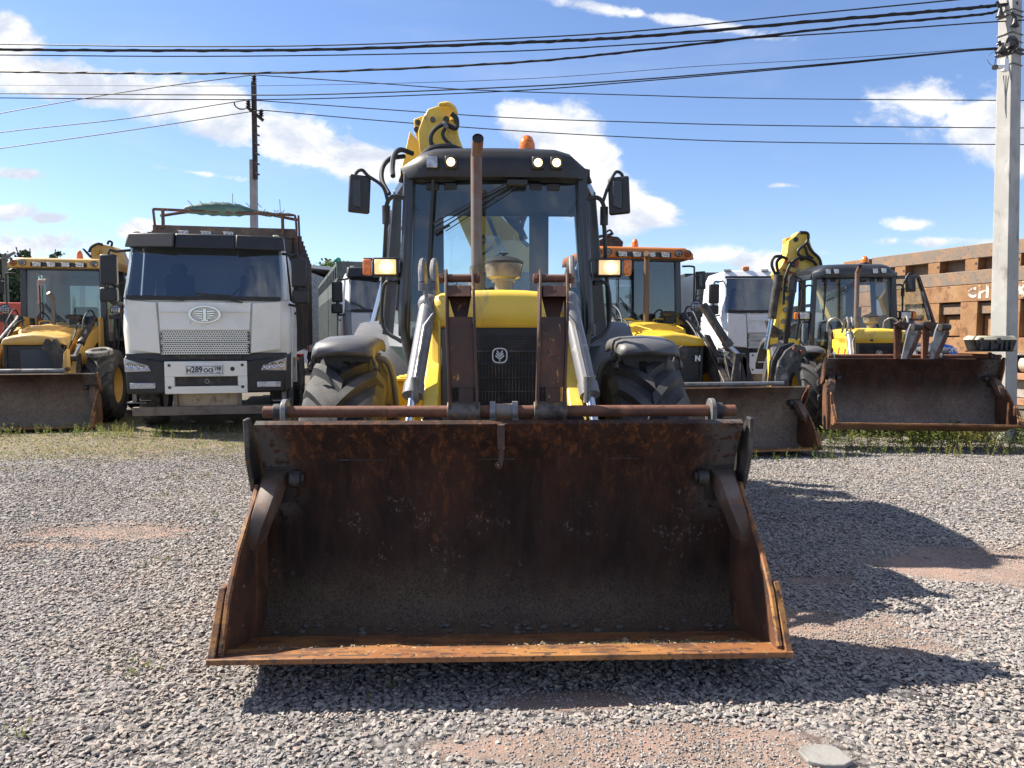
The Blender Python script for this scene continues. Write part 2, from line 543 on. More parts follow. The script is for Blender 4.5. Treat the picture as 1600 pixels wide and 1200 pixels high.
def obj(name, mb, material, parent=None, world=False, bevel=0.0, smooth=35, label=None):
    """one mesh object; vertices are given in the frame of its thing, or in world coordinates"""
    if world and parent is not None:
        inv = root_of(parent).matrix_basis.inverted()
        mb.v = [tuple(inv @ Vector(p)) for p in mb.v]
    o = bpy.data.objects.new(name, make_mesh(name, mb, material, smooth))
    COL.objects.link(o)
    if parent is not None:
        o.parent = parent
    if bevel:
        bv = o.modifiers.new('bevel', 'BEVEL')
        bv.width = bevel
        bv.segments = 2
        bv.limit_method = 'ANGLE'
        bv.angle_limit = RAD(40)
        bv.harden_normals = False
    if label:
        o['label'] = label
    return o


def tag(o, label, cat, group=None, kind=None):
    o['label'] = label
    o['category'] = cat
    if group:
        o['group'] = group
    if kind:
        o['kind'] = kind
    return o


def thing(name, label, cat, loc=(0, 0, 0), rz=0.0, group=None, scale=1.0):
    o = bpy.data.objects.new(name, None)
    o.empty_display_size = .2
    COL.objects.link(o)
    o.location = loc
    o.rotation_euler = (0, 0, rz)
    o.scale = (scale,) * 3
    o.matrix_basis  # keeps the transform up to date for the mesh builder
    return tag(o, label, cat, group)


def structure(o):
    o['kind'] = 'structure'
    return o


def text(name, s, size, mtx, material, parent, world=False, extrude=0.002, bold=0.0, squeeze=1.0):
    """flat lettering; mtx places it (text lies in its local XY plane)"""
    c = bpy.data.curves.new(name, 'FONT')
    c.body = s
    c.size = size
    c.extrude = extrude
    c.offset = bold
    c.align_x, c.align_y = 'CENTER', 'CENTER'
    c.resolution_u = 3
    tmp = bpy.data.objects.new(name + '_tmp', c)
    COL.objects.link(tmp)
    dg = bpy.context.evaluated_depsgraph_get()
    me = bpy.data.meshes.new_from_object(tmp.evaluated_get(dg))
    bpy.data.objects.remove(tmp)
    me.transform(Matrix.Diagonal((squeeze, 1, 1, 1)))
    me.transform(mtx)
    if world and parent is not None:
        me.transform(root_of(parent).matrix_basis.inverted())
    me.materials.clear()
    me.materials.append(material)
    o = bpy.data.objects.new(name, me)
    COL.objects.link(o)
    o.parent = parent
    return o


def face_cam(loc, roll=0.0, yaw=0.0):
    """frame for lettering standing upright and facing -Y"""
    return Matrix.Translation(loc) @ Matrix.Rotation(yaw, 4, 'Z') @ Matrix.Rotation(math.pi / 2, 4, 'X') @ Matrix.Rotation(roll, 4, 'Z')
# ------------------------------------------------------------------ ground
SAND = [  # bare reddish sand patches: place in the photograph, half sizes in metres
    (170, 828, .75, .28), (60, 850, .5, .15), (1580, 880, .9, .42), (1320, 985, .62, .22), (1390, 1005, .3, .16),
    (900, 1165, .50, .13), (1060, 1160, .50, .14), (1190, 1190, .30, .10), (1250, 960, .3, .10), (900, 1095, .35, .08), (1290, 905, .25, .08),
]
SANDW = [(G(px, py).x, G(px, py).y, rx, ry) for px, py, rx, ry in SAND]


def sand_at(x, y):
    m = 0
    for cx, cy, rx, ry in SANDW:
        d = math.hypot((x - cx) / rx, (y - cy) / ry)
        m = max(m, 1.35 - d)
    m += (noise.fractal(Vector((x * 2.2, y * 2.6, 3.3)), 1.0, 2.0, 5)) * .8
    return max(0, min(1, m / 1.1))


gm = bpy.data.materials.new('gravel_ground')
gm.use_nodes = True
t = NT(gm.node_tree)
out = t.new('ShaderNodeOutputMaterial')
b = t.new('ShaderNodeBsdfPrincipled')
t.link(b.outputs[0], out.inputs[0])
tc = t.new('ShaderNodeTexCoord')
v = tc.outputs['Object']
vor = t.new('ShaderNodeTexVoronoi')
t.link(v, vor.inputs['Vector'])
vor.inputs['Scale'].default_value = 26
vor.inputs['Randomness'].default_value = 1
vr = t.new('ShaderNodeSeparateColor')
t.link(vor.outputs['Color'], vr.inputs[0])
grav = t.mix(vr.outputs[0], (0.16, 0.15, 0.145), (0.34, 0.315, 0.29))
grav = t.mix(t.ramp(vor.outputs['Distance'], .35, .75), grav, (0.06, 0.055, 0.055))
grit = t.mix(t.noise(v, 220, 5, .8), (0.16, 0.11, 0.09), (0.46, 0.31, 0.24))
grit = t.mix(t.ramp(t.noise(v, 60, 5, .75), .56, .68), grit, (0.30, 0.29, 0.28))
grit = t.mix(t.math('MULTIPLY', t.ramp(t.noise(v, 3.0, 7, .7), .42, .62), .7), grit, (0.20, 0.155, 0.125))
sm = None
for cx, cy, rx, ry in SANDW:
    q = t.vmath('SUBTRACT', v, (cx, cy, 0)).outputs[0]
    q = t.vmath('MULTIPLY', q, (1 / rx, 1 / ry, 0)).outputs[0]
    d = t.math('SUBTRACT', 1.35, t.vmath('LENGTH', q).outputs['Value'])
    sm = d if sm is None else t.math('MAXIMUM', sm, d)
sm = t.math('ADD', sm, t.math('MULTIPLY', t.math('SUBTRACT', t.noise(v, 3.2, 5, .65), .5), 1.2))
smask = t.ramp(sm, .0, .55)
# the strip of dry soil and moss in front of the parked row
sepg = t.new('ShaderNodeSeparateXYZ')
t.link(v, sepg.inputs[0])
yy = t.math('ADD', sepg.outputs[1], t.math('MULTIPLY', t.math('SUBTRACT', t.noise(v, .9, 8, .75), .5), 3.6))
yy = t.math('ADD', yy, t.math('MULTIPLY', sepg.outputs[0], -.22))
dry = t.ramp(yy, 9.6, 11.2)
soil = t.mix(t.ramp(t.noise(v, 24, 9, .85), .32, .68), (0.07, 0.055, 0.035), (0.30, 0.225, 0.14))
soil = t.mix(t.math('MULTIPLY', t.ramp(t.noise(v, 4.0, 8, .75), .44, .58), .7), soil, (0.10, 0.115, 0.03))
dark = t.ramp(sepg.outputs[1], 13.5, 15.5)
col = t.mix(smask, grav, grit)
col = t.mix(t.math('MULTIPLY', dry, t.ramp(t.noise(v, 14, 6, .7), .30, .46)), col, soil)
col = t.mix(dark, col, t.mix(t.noise(v, 6, 6, .7), (0.10, 0.085, 0.065), (0.17, 0.15, 0.12)))
t.link(col, b.inputs['Base Color'])
b.inputs['Roughness'].default_value = .85
b.inputs['Specular IOR Level'].default_value = .25
bn = t.new('ShaderNodeBump')
bn.inputs['Strength'].default_value = .9
bn.inputs['Distance'].default_value = .02
hgt = t.math('SUBTRACT', t.math('MULTIPLY', t.noise(v, 55, 6, .75), .6), t.math('MULTIPLY', vor.outputs['Distance'], t.math('SUBTRACT', 1.0, smask)))
t.link(hgt, bn.inputs['Height'])
t.link(bn.outputs[0], b.inputs['Normal'])

# one sheet reaching the horizon, finer and gently uneven near the camera
xs = [-1500, -300, -60, -25] + [x * .5 for x in range(-30, 31)] + [25, 60, 300, 1500]
ys = [-300, -40, -10] + [x * .5 for x in range(0, 40)] + [25, 40, 80, 300, 2200]


def gz(x, y):
    if abs(x) > 15 or y < 0 or y > 19.5:
        return 0.0
    return .030 * noise.noise(Vector((x * .35, y * .35, 0))) + .010 * noise.noise(Vector((x * 1.1, y * 1.1, 5))) - .01


g = MB()
g.grid([[(x, y, gz(x, y)) for x in xs] for y in ys])
structure(obj('ground', g, gm, smooth=180))

# ------------------------------------------------------------------ gravel: loose stones, scattered
stone_m = bpy.data.materials.new('crushed_stone')
stone_m.use_nodes = True
t = NT(stone_m.node_tree)
out = t.new('ShaderNodeOutputMaterial')
b = t.new('ShaderNodeBsdfPrincipled')
t.link(b.outputs[0], out.inputs[0])
oi = t.new('ShaderNodeObjectInfo')
tc = t.new('ShaderNodeTexCoord')
rr = oi.outputs['Random']
c1 = t.mix(t.ramp(rr, .0, .8, False), (0.165, 0.152, 0.145), (0.345, 0.312, 0.284))
c1 = t.mix(t.ramp(rr, .86, .9), c1, (0.36, 0.27, 0.22))
c1 = t.mix(t.ramp(t.noise(tc.outputs['Object'], 1.2, 6, .7), .35, .75), c1, (0.25, 0.235, 0.225))
geo_ = t.new('ShaderNodeNewGeometry')
c1 = t.mix(t.math('MULTIPLY', t.ramp(t.noise(t.mapping(geo_.outputs['Position'], scale=(1, 1, 0)), .9, 7, .68), .46, .66), .6), c1, (0.30, 0.25, 0.205))
t.link(c1, b.inputs['Base Color'])
b.inputs['Roughness'].default_value = .8
b.inputs['Specular IOR Level'].default_value = .3

protos = bpy.data.collections.new('stone_shapes')      # never linked to the scene: only a source for the scatter
rs = random.Random(3)
for k in range(10):
    bm = bmesh.new()
    ax = (1.0, rs.uniform(.6, .9), rs.uniform(.38, .62))
    for i in range(13):
        d = Vector((rs.gauss(0, 1), rs.gauss(0, 1), rs.gauss(0, 1))).normalized() * rs.uniform(.85, 1.05)
        bm.verts.new((d.x * ax[0] * .5, d.y * ax[1] * .5, d.z * ax[2] * .5))
    r_ = bmesh.ops.convex_hull(bm, input=bm.verts)
    bmesh.ops.delete(bm, geom=list({e for e in r_['geom_interior'] + r_['geom_unused'] if isinstance(e, bmesh.types.BMVert)}), context='VERTS')
    me = bpy.data.meshes.new('stone_shape')
    bm.to_mesh(me)
    bm.free()
    me.materials.append(stone_m)
    so = bpy.data.objects.new('stone_shape', me)
    protos.objects.link(so)

pts, rots, scs = [], [], []
rs = random.Random(11)


def dense(n, y0, y1, smin, smax, keep=1.0, spread=.72):
    for _ in range(n):
        y = math.sqrt(rs.uniform(y0 * y0, y1 * y1))
        x = rs.uniform(-1, 1) * (spread * y + .9)
        s = sand_at(x, y)
        if s > .25 and rs.random() < s * .90:
            continue
        if y > 9.2 + .22 * x and rs.random() < min(.86, (y - 9.2 - .22 * x) * .45):
            continue
        sz = smin + (smax - smin) * rs.random() ** 1.8
        if s > .5:
            sz *= .45
        pts.append((x, y, gz(x, y) + sz * rs.uniform(-.02, .26)))
        rots.append((rs.gauss(0, .26), rs.gauss(0, .26), rs.uniform(0, 6.28)))
        scs.append((sz, sz * rs.uniform(.8, 1.1), sz * rs.uniform(.6, 1.0)))


dense(135000, 1.7, 6.0, .015, .043)
dense(190000, 6.0, 13.0, .018, .040)
dense(70000, 1.7, 4.8, .007, .018)
for cx, cy, rx, ry in SANDW:          # grit and pebbles on the bare patches
    for _ in range(int(7000 * rx * ry / .2)):
        a, q = rs.uniform(0, 6.28), math.sqrt(rs.random()) * 1.3
        x, y = cx + rx * q * math.cos(a), cy + ry * q * math.sin(a)
        sz = .004 + .016 * rs.random() ** 3
        pts.append((x, y, gz(x, y) + sz * .15))
        rots.append((rs.gauss(0, .4), rs.gauss(0, .4), rs.uniform(0, 6.28)))
        scs.append((sz, sz, sz))

gmesh = bpy.data.meshes.new('gravel')
gmesh.from_pydata(pts, [], [])
a1 = gmesh.attributes.new('rot', 'FLOAT_VECTOR', 'POINT')
a1.data.foreach_set('vector', np.array(rots, dtype=np.float32).ravel())
a2 = gmesh.attributes.new('size', 'FLOAT_VECTOR', 'POINT')
a2.data.foreach_set('vector', np.array(scs, dtype=np.float32).ravel())
gravel = bpy.data.objects.new('gravel', gmesh)
COL.objects.link(gravel)
gravel['kind'] = 'stuff'
gravel['label'] = 'grey crushed stone gravel spread over the yard'
gravel['category'] = 'gravel'
ng = bpy.data.node_groups.new('scatter_stones', 'GeometryNodeTree')
ng.interface.new_socket('Geometry', in_out='INPUT', socket_type='NodeSocketGeometry')
ng.interface.new_socket('Geometry', in_out='OUTPUT', socket_type='NodeSocketGeometry')
gi, go = ng.nodes.new('NodeGroupInput'), ng.nodes.new('NodeGroupOutput')
ci = ng.nodes.new('GeometryNodeCollectionInfo')
ci.inputs['Collection'].default_value = protos
ci.inputs['Separate Children'].default_value = True
ci.inputs['Reset Children'].default_value = True
ip = ng.nodes.new('GeometryNodeInstanceOnPoints')
ip.inputs['Pick Instance'].default_value = True
n_r = ng.nodes.new('GeometryNodeInputNamedAttribute')
n_r.data_type = 'FLOAT_VECTOR'
n_r.inputs[0].default_value = 'rot'
n_s = ng.nodes.new('GeometryNodeInputNamedAttribute')
n_s.data_type = 'FLOAT_VECTOR'
n_s.inputs[0].default_value = 'size'
e2r = ng.nodes.new('FunctionNodeEulerToRotation')
ng.links.new(n_r.outputs[0], e2r.inputs[0])
ng.links.new(gi.outputs[0], ip.inputs['Points'])
ng.links.new(ci.outputs[0], ip.inputs['Instance'])
ng.links.new(e2r.outputs[0], ip.inputs['Rotation'])
ng.links.new(n_s.outputs[0], ip.inputs['Scale'])
ng.links.new(ip.outputs[0], go.inputs[0])
gravel.modifiers.new('scatter', 'NODES').node_group = ng

# the flat slab lying at the lower right
p = [G(x, y) for x, y in ((1246, 1180), (1256, 1173), (1276, 1170), (1296, 1172), (1312, 1178), (1320, 1186), (1334, 1196), (1318, 1204), (1288, 1203), (1262, 1196))]
s = MB().prism([(q.x, q.y) for q in p], .002, .020, 'z')
tag(obj('stone_slab', s, mat('slab_stone', (0.25, 0.24, 0.225), .85, layers=[((0.17, 0.16, 0.145), 9, .4, .7), ((.30, .23, .18), 5, .5, .65)], bump=(30, .4)), bevel=.004),
    'flat grey stone slab lying in the reddish sand at the lower right', 'stone slab')
# ------------------------------------------------------------------ shared pieces of the machines
def wheel(root, c, R, wd, rim_mat, lugs=20, lug_h=.05, flip=1, treads='bar', rimr=.52):
    """a wheel: the rim disc with its tyre as a sub-part"""
    rim = MB()
    h = wd / 2
    rr = R * rimr
    rim.lathe([(-h * .75, rr), (-h * .75, rr * .93), (-h * .25, rr * .86), (-h * .12, rr * .35), (-h * .3, rr * .3), (-h * .3, 0.001)], c, 'x', 28)
    rim.lathe([(h * .3, 0.001), (h * .3, rr * .3), (h * .12, rr * .35), (h * .25, rr * .86), (h * .75, rr * .93), (h * .75, rr)], c, 'x', 28)
    for k in range(8):
        a = k * math.pi / 4
        for sd in (-1, 1):
            q = (c[0] + sd * h * .3, c[1] + rr * .22 * math.cos(a), c[2] + rr * .22 * math.sin(a))
            rim.cyl(q, (q[0] + sd * .03, q[1], q[2]), .015, n=6)
    w_ = obj('wheel', rim, rim_mat, root)
    ty = MB()
    prof = [(-h * .72, rr * .96), (-h * .93, rr * 1.08), (-h, R * .74), (-h * .97, R * .85), (-h * .82, R * .925), (-h * .4, R * .95), (0, R * .955),
            (h * .4, R * .95), (h * .82, R * .925), (h * .97, R * .85), (h, R * .74), (h * .93, rr * 1.08), (h * .72, rr * .96)]
    ty.lathe(prof, c, 'x', 48)

    def rad(x):
        x = abs(x) / h
        return R * (.955 - .03 * min(1, x / .82) ** 2.2) if x < .82 else R * (.925 - .075 * (x - .82) / .15)
    if treads == 'bar':
        for side in (-1, 1):
            for k in range(lugs):
                a0 = 2 * math.pi * (k + (.5 if side > 0 else 0)) / lugs
                st = 7
                rows = []
                for i in range(st + 1):
                    u = -.05 + 1.03 * i / st
                    x = side * u * h
                    a = a0 + flip * (.38 * (1 - u) ** 1.25 - .02) * (20 / lugs) ** .5
                    rb = rad(x) - .004
                    rt = rb + lug_h * (1 if u < .85 else max(.35, 1 - (u - .85) * 5))
                    hw = (.36 - .05 * u) * math.pi / lugs
                    hb = hw * 1.35
                    ring = []
                    for (da, r_) in ((-hb, rb), (-hw, rt), (hw, rt), (hb, rb)):
                        ring.append((c[0] + x, c[1] + r_ * math.cos(a + da), c[2] + r_ * math.sin(a + da)))
                    rows.append(ring)
                n0 = len(ty.v)
                ty.grid(rows)
                ty.f.append((n0, n0 + 1, n0 + 2, n0 + 3))
                L = len(ty.v)
                ty.f.append((L - 1, L - 2, L - 3, L - 4))
    else:          # road tread: hexagonal blocks
        nb = 26
        for row in range(4):
            for k in range(nb):
                a = 2 * math.pi * (k + (row % 2) * .5) / nb
                x = (-.72 + .48 * row) * h
                hw, hx = math.pi / nb * .82, h * .21
                for_ = [(-.5, -1), (.5, -1), (1, 0), (.5, 1), (-.5, 1), (-1, 0)]
                rb = rad(x) - .01
                pts_ = [(c[0] + x + hx * b_, c[1] + (rb + q) * math.cos(a + hw * a_), c[2] + (rb + q) * math.sin(a + hw * a_)) for q in (0, .022) for a_, b_ in for_]
                ty.add(pts_, [(6, 7, 8, 9, 10, 11)] + [(i, (i + 1) % 6, (i + 1) % 6 + 6, i + 6) for i in range(6)])
    obj('tyre', ty, RUBBER, w_, smooth=28)
    return w_


def bucket(root, wd=2.4, cx=0.0, dy=0.0, dz=0.0, tilt=0.0, sc=1.0, m=BUCK, side_m=RSIDE, edge_m=EDGE, sill=True, levers=True):
    """four-in-one loader bucket; tilt turns it about the heel (positive tips the lip down)"""
    def T(y, z):
        y, z = (y + 1.45) * sc, (z - .1) * sc
        ca, sa = math.cos(tilt), math.sin(tilt)
        return (y * ca - z * sa - 1.45 + dy, y * sa + z * ca + .1 + dz)
    hw = wd / 2
    inner = [(-1.60, .093), (-1.50, .088), (-1.435, .135), (-1.405, .22), (-1.395, .34), (-1.395, .60), (-1.415, .75), (-1.455, .90), (-1.50, .985), (-1.57, 1.09)]
    outer = [(-1.60, .055), (-1.46, .045), (-1.385, .10), (-1.355, .20), (-1.345, .34), (-1.345, .60), (-1.365, .76), (-1.405, .915), (-1.45, 1.0), (-1.535, 1.105)]
    poly = [T(*p) for p in inner + outer[::-1]]
    sh = MB()
    n = 12                       # split sideways so the back can be slightly dented
    k = len(poly)
    cols = []
    for i in range(n + 1):
        x = cx - hw + .024 + (wd - .048) * i / n
        dent = .012 * math.sin(i * 1.9) if 0 < i < n else 0
        cols.append([(x, y - (dent if 3 <= j <= 7 else 0), z) for j, (y, z) in enumerate(poly)])
    o = len(sh.v)
    for c in cols:
        sh.v += c
    for i in range(n):
        for j in range(k):
            sh.f.append((o + i * k + j, o + i * k + (j + 1) % k, o + (i + 1) * k + (j + 1) % k, o + (i + 1) * k + j))
    sh.f.append(tuple(range(k - 1, -1, -1)))
    sh.f.append(tuple(o + n * k + j for j in range(k)))
    b_ = obj('bucket', sh, m, root, smooth=50)
    # weld line across the back plate
    if sill:
        wl = MB().tube([(cx - hw + .26, *T(-1.449, .905)), (cx + hw - .26, *T(-1.449, .905))], .004, 6)
        obj('weld_seam', wl, DARKST, b_)
    # floor plate and cutting edge
    fl = MB().prism([T(-1.985, .176), T(-1.605, .096), T(-1.605, .058), T(-1.985, .146)], cx - hw + .02, cx + hw - .02, 'x')
    obj('floor_plate', fl, edge_m, b_, bevel=.003)
    ce = MB().prism([T(-2.075, .190), T(-1.955, .186), T(-1.955, .174), T(-1.955, .146), T(-2.0, .142), T(-2.075, .166)], cx - hw - .035, cx + hw + .035, 'x')
    obj('cutting_edge', ce, edge_m, b_, bevel=.003)
    rw = random.Random(int(wd * 100))
    for i in range(11):
        x = cx - hw + .12 + i * (wd - .3) / 10.5 + rw.uniform(-.02, .02)
        obj('weld_bead', MB().prism([T(-2.050, .189), T(-2.046, .1915), T(-2.042, .189)], x, x + rw.uniform(.05, .13), 'x'), DARKST, b_)
    for sd in (-1, 1):
        x0 = cx + sd * hw
        sp = [(-2.05, .165), (-2.035, .20), (-1.93, .40), (-1.80, .55), (-1.66, .66), (-1.545, .735), (-1.50, .79), (-1.42, .79), (-1.36, .60), (-1.36, .15), (-1.46, .045), (-1.60, .055)]
        pl = MB().prism([T(*q) for q in sp], x0 - (.024 if sd > 0 else 0), x0 + (.024 if sd < 0 else 0), 'x')
        obj('side_plate', pl, side_m, b_, bevel=.002)
        rim_ = MB().tube([(x0 - sd * .012, *T(*q)) for q in sp[1:7]], .013, 6)
        obj('side_rim', rim_, edge_m, b_)
        ep = [(-1.585, 1.115), (-1.53, 1.12), (-1.40, .96), (-1.33, .80), (-1.33, .70), (-1.49, .76), (-1.565, .93)]
        ee = MB().prism([T(*q) for q in ep], x0, x0 + sd * .024, 'x')
        obj('end_plate', ee, DARKST if m is BUCK else side_m, b_, bevel=.006)
        wp = MB().prism([T(*q) for q in [(-2.075, .17), (-2.06, .20), (-1.915, .435), (-1.86, .435), (-1.86, .15)]], x0 + sd * .004, x0 + sd * .032, 'x')
        obj('side_cutter', wp, edge_m, b_, bevel=.003)
        if levers:
            xa, xb = x0 - sd * .028, x0 - sd * .165
            pk = MB().prism([T(-1.458, .868), T(-1.40, .868), T(-1.385, .69), T(-1.418, .69)], min(xa, xb), max(xa, xb), 'x')
            obj('pocket_shade', pk, BLACKP, b_)  # black block stands in for the shade inside an open pocket
            lv = MB()
            # forged lever curving out of the pocket and down along the side plate
            P = [((x0 - sd * .088), -1.43, .865, .052, .02), ((x0 - sd * .088), -1.50, .835, .056, .035), ((x0 - sd * .082), -1.56, .77, .056, .045),
                 ((x0 - sd * .066), -1.61, .695, .054, .045), ((x0 - sd * .046), -1.64, .63, .050, .04), ((x0 - sd * .036), -1.65, .57, .042, .03), ((x0 - sd * .034), -1.64, .53, .020, .015)]
            rows = []
            for (x, y, z, a_, t_) in P:
                y1, z1 = T(y - t_, z - .012)
                y2, z2 = T(y + t_, z + .012)
                y3, z3 = T(y + t_ + .05, z)
                rows.append([(x - a_, y3, z3), (x - a_, y2, z2), (x - a_ * .6, y1, z1), (x + a_ * .6, y1, z1), (x + a_, y2, z2), (x + a_, y3, z3), (x - a_, y3, z3)])
            lv.grid(rows)
            obj('clamp_lever', lv, LEVER, b_, smooth=60)
            pb = MB()
            c0 = T(-1.475, .815)
            pb.cyl((x0 - sd * .165, *c0), (x0 - sd * .215, *c0), .040, n=18)
            pb.cyl((x0 - sd * .215, *c0), (x0 - sd * .232, *c0), .030, n=6)
            obj('pin_boss', pb, DARKST, b_, bevel=.003)
    return b_, T


def hexbolt(mb, c, r, d):
    mb.cyl(c, (c[0] + d[0], c[1] + d[1], c[2] + d[2]), r, n=6)


def hood_surface(x0, x1, yf, yr, zf, zr, zlow, crown=.03, round_=.12, slope=.25):
    """bonnet: rounded shoulders, front drops to zlow"""
    h = zf - zlow
    st = [(yf + .03, zlow), (yf + .004, zlow + .02), (yf, zlow + .35 * h), (yf + .008, zf - .05), (yf + .022, zf - .02), (yf + .055, zf - .003),
          (yf + slope, zf + (zr - zf) * .3), ((yf + yr) / 2, zf + (zr - zf) * .7), (yr, zr)]
    sec = [(0, None, .07), (0, -round_, .07), (.012, -round_ * .55, .045), (.035, -round_ * .25, .025), (.08, -round_ * .07, .01), (.16, 0, .003), (.33, crown * .75, 0), (.5, crown, 0)]
    sec = sec + [(1 - u, dz, py) for u, dz, py in sec[-2::-1]]
    rows = []
    for i, (y, z) in enumerate(st):
        row = []
        for u, dz, py in sec:
            zz = zlow if dz is None else max(zlow, z + dz * (1 if z > zlow + .03 else 0))
            row.append((x0 + (x1 - x0) * u, y + (py if i < 6 else 0), zz))
        rows.append(row)
    return MB().grid(rows)


def round_lamp(root, c, r, facing=-1, m=LENS, name='headlamp'):
    hb = MB().lathe([(0.06, .001), (.06, r * .9), (0, r * 1.12), (-.015, r * 1.12), (-.01, r)], c, 'y', 20)
    h = obj(name, hb, BLACKP, root)
    ln = MB().lathe([(-.004, r), (-.02, r * .7), (-.028, .001)], c, 'y', 20)
    obj('lens', ln, m, h)
    gr = MB()
    for k in (-.5, 0, .5):
        gr.tube([(c[0] + k * r, c[1] - .035, c[2] - r * math.sqrt(1 - k * k)), (c[0] + k * r, c[1] - .035, c[2] + r * math.sqrt(1 - k * k))], .004, 4)
        gr.tube([(c[0] - r * math.sqrt(1 - k * k), c[1] - .035, c[2] + k * r), (c[0] + r * math.sqrt(1 - k * k), c[1] - .035, c[2] + k * r)], .004, 4)
    obj('lamp_guard', gr, BLACKP, h)
    return h


def sq_lamp(root, c, sx, sz, m, name='work_light', housing=BLACKP, bulb=False):
    hb = MB().boxc((c[0], c[1] + .025, c[2]), (sx * 1.18, .07, sz * 1.18))
    h = obj(name, hb, housing, root, bevel=.008)
    ln = MB().boxc((c[0], c[1] - .012, c[2]), (sx, .01, sz))
    obj('lens', ln, m, h, bevel=.004)
    if bulb:
        obj('bulb', MB().ball((c[0], c[1] - .018, c[2]), (sz * .26, .012, sz * .26)), LITC, h)
    return h


def beacon(root, c, r=.07, hgt=.13):
    bs = MB().lathe([(0, r * 1.15), (.03, r * 1.1), (.03, .001)], c, 'z', 16)
    b_ = obj('beacon', bs, BLACKP, root)
    dm = MB().lathe([(.03, r), (hgt * .6, r * .92), (hgt * .9, r * .62), (hgt, r * .25), (hgt, .001)], c, 'z', 16)
    obj('beacon_dome', dm, AMBER, b_)


def mirror(root, c, wd, hg, path, yaw=.3):
    hb = MB().boxc(c, (wd, .05, hg), (0, .05 * (1 if yaw > 0 else -1), yaw))
    m_ = obj('mirror', hb, BLACKP, root, bevel=.015)
    arm = MB().tube(path, .013, 8, smooth=6)
    obj('mirror_arm', arm, BLACKP, m_)
    # ribbed back of the mirror
    bk = MB().prism([(c[0] - wd * .32, c[2] - hg * .3), (c[0] + wd * .1, c[2] - hg * .38), (c[0] + wd * .1, c[2] + hg * .36), (c[0] - wd * .32, c[2] + hg * .36)], c[1] - .042, c[1] - .026, 'y')
    obj('mirror_bracket', bk, CABDK, m_, bevel=.004)
    return m_


def wiper(root, a, b, c, y):
    """arm from a to b, blade centred on b with half vector c (x, z)"""
    wp = MB()
    wp.bar((a[0], y - .03, a[1]), (b[0], y - .045, b[1]), .010, .010)
    wp.bar((a[0] + .035, y - .03, a[1] - .02), (b[0] + .03, y - .045, b[1] - .02), .007, .007)
    w_ = obj('wiper', wp, BLACKP, root)
    bl = MB().bar((b[0] - c[0], y - .035, b[1] - c[1]), (b[0] + c[0], y - .035, b[1] + c[1]), .016, .022)
    obj('wiper_blade', bl, BLACKP, w_)
    return w_


def cylinder(root, p0, p1, p2, r, rr, m=DULL, name='lift_cylinder'):
    """barrel p0-p1 and rod p1-p2"""
    p0, p1, p2 = map(Vector, (p0, p1, p2))
    d = (p1 - p0).normalized()
    c = MB()
    c.cyl(p0, p1, r, n=20)
    c.cyl(p1 - d * .07, p1 + d * .01, r * 1.16, n=20)
    c.ball(p0, r * 1.25, 14, 8)
    cc = obj(name, c, m, root)
    obj('piston_rod', MB().cyl(p1, p2, rr, n=12), CHROME, cc)
    k = MB()
    k.cyl(p2 - Vector((rr * 2, 0, 0)), p2 + Vector((rr * 2, 0, 0)), rr * 1.9, n=14)
    obj('rod_end', k, DARKST, cc)
    return cc
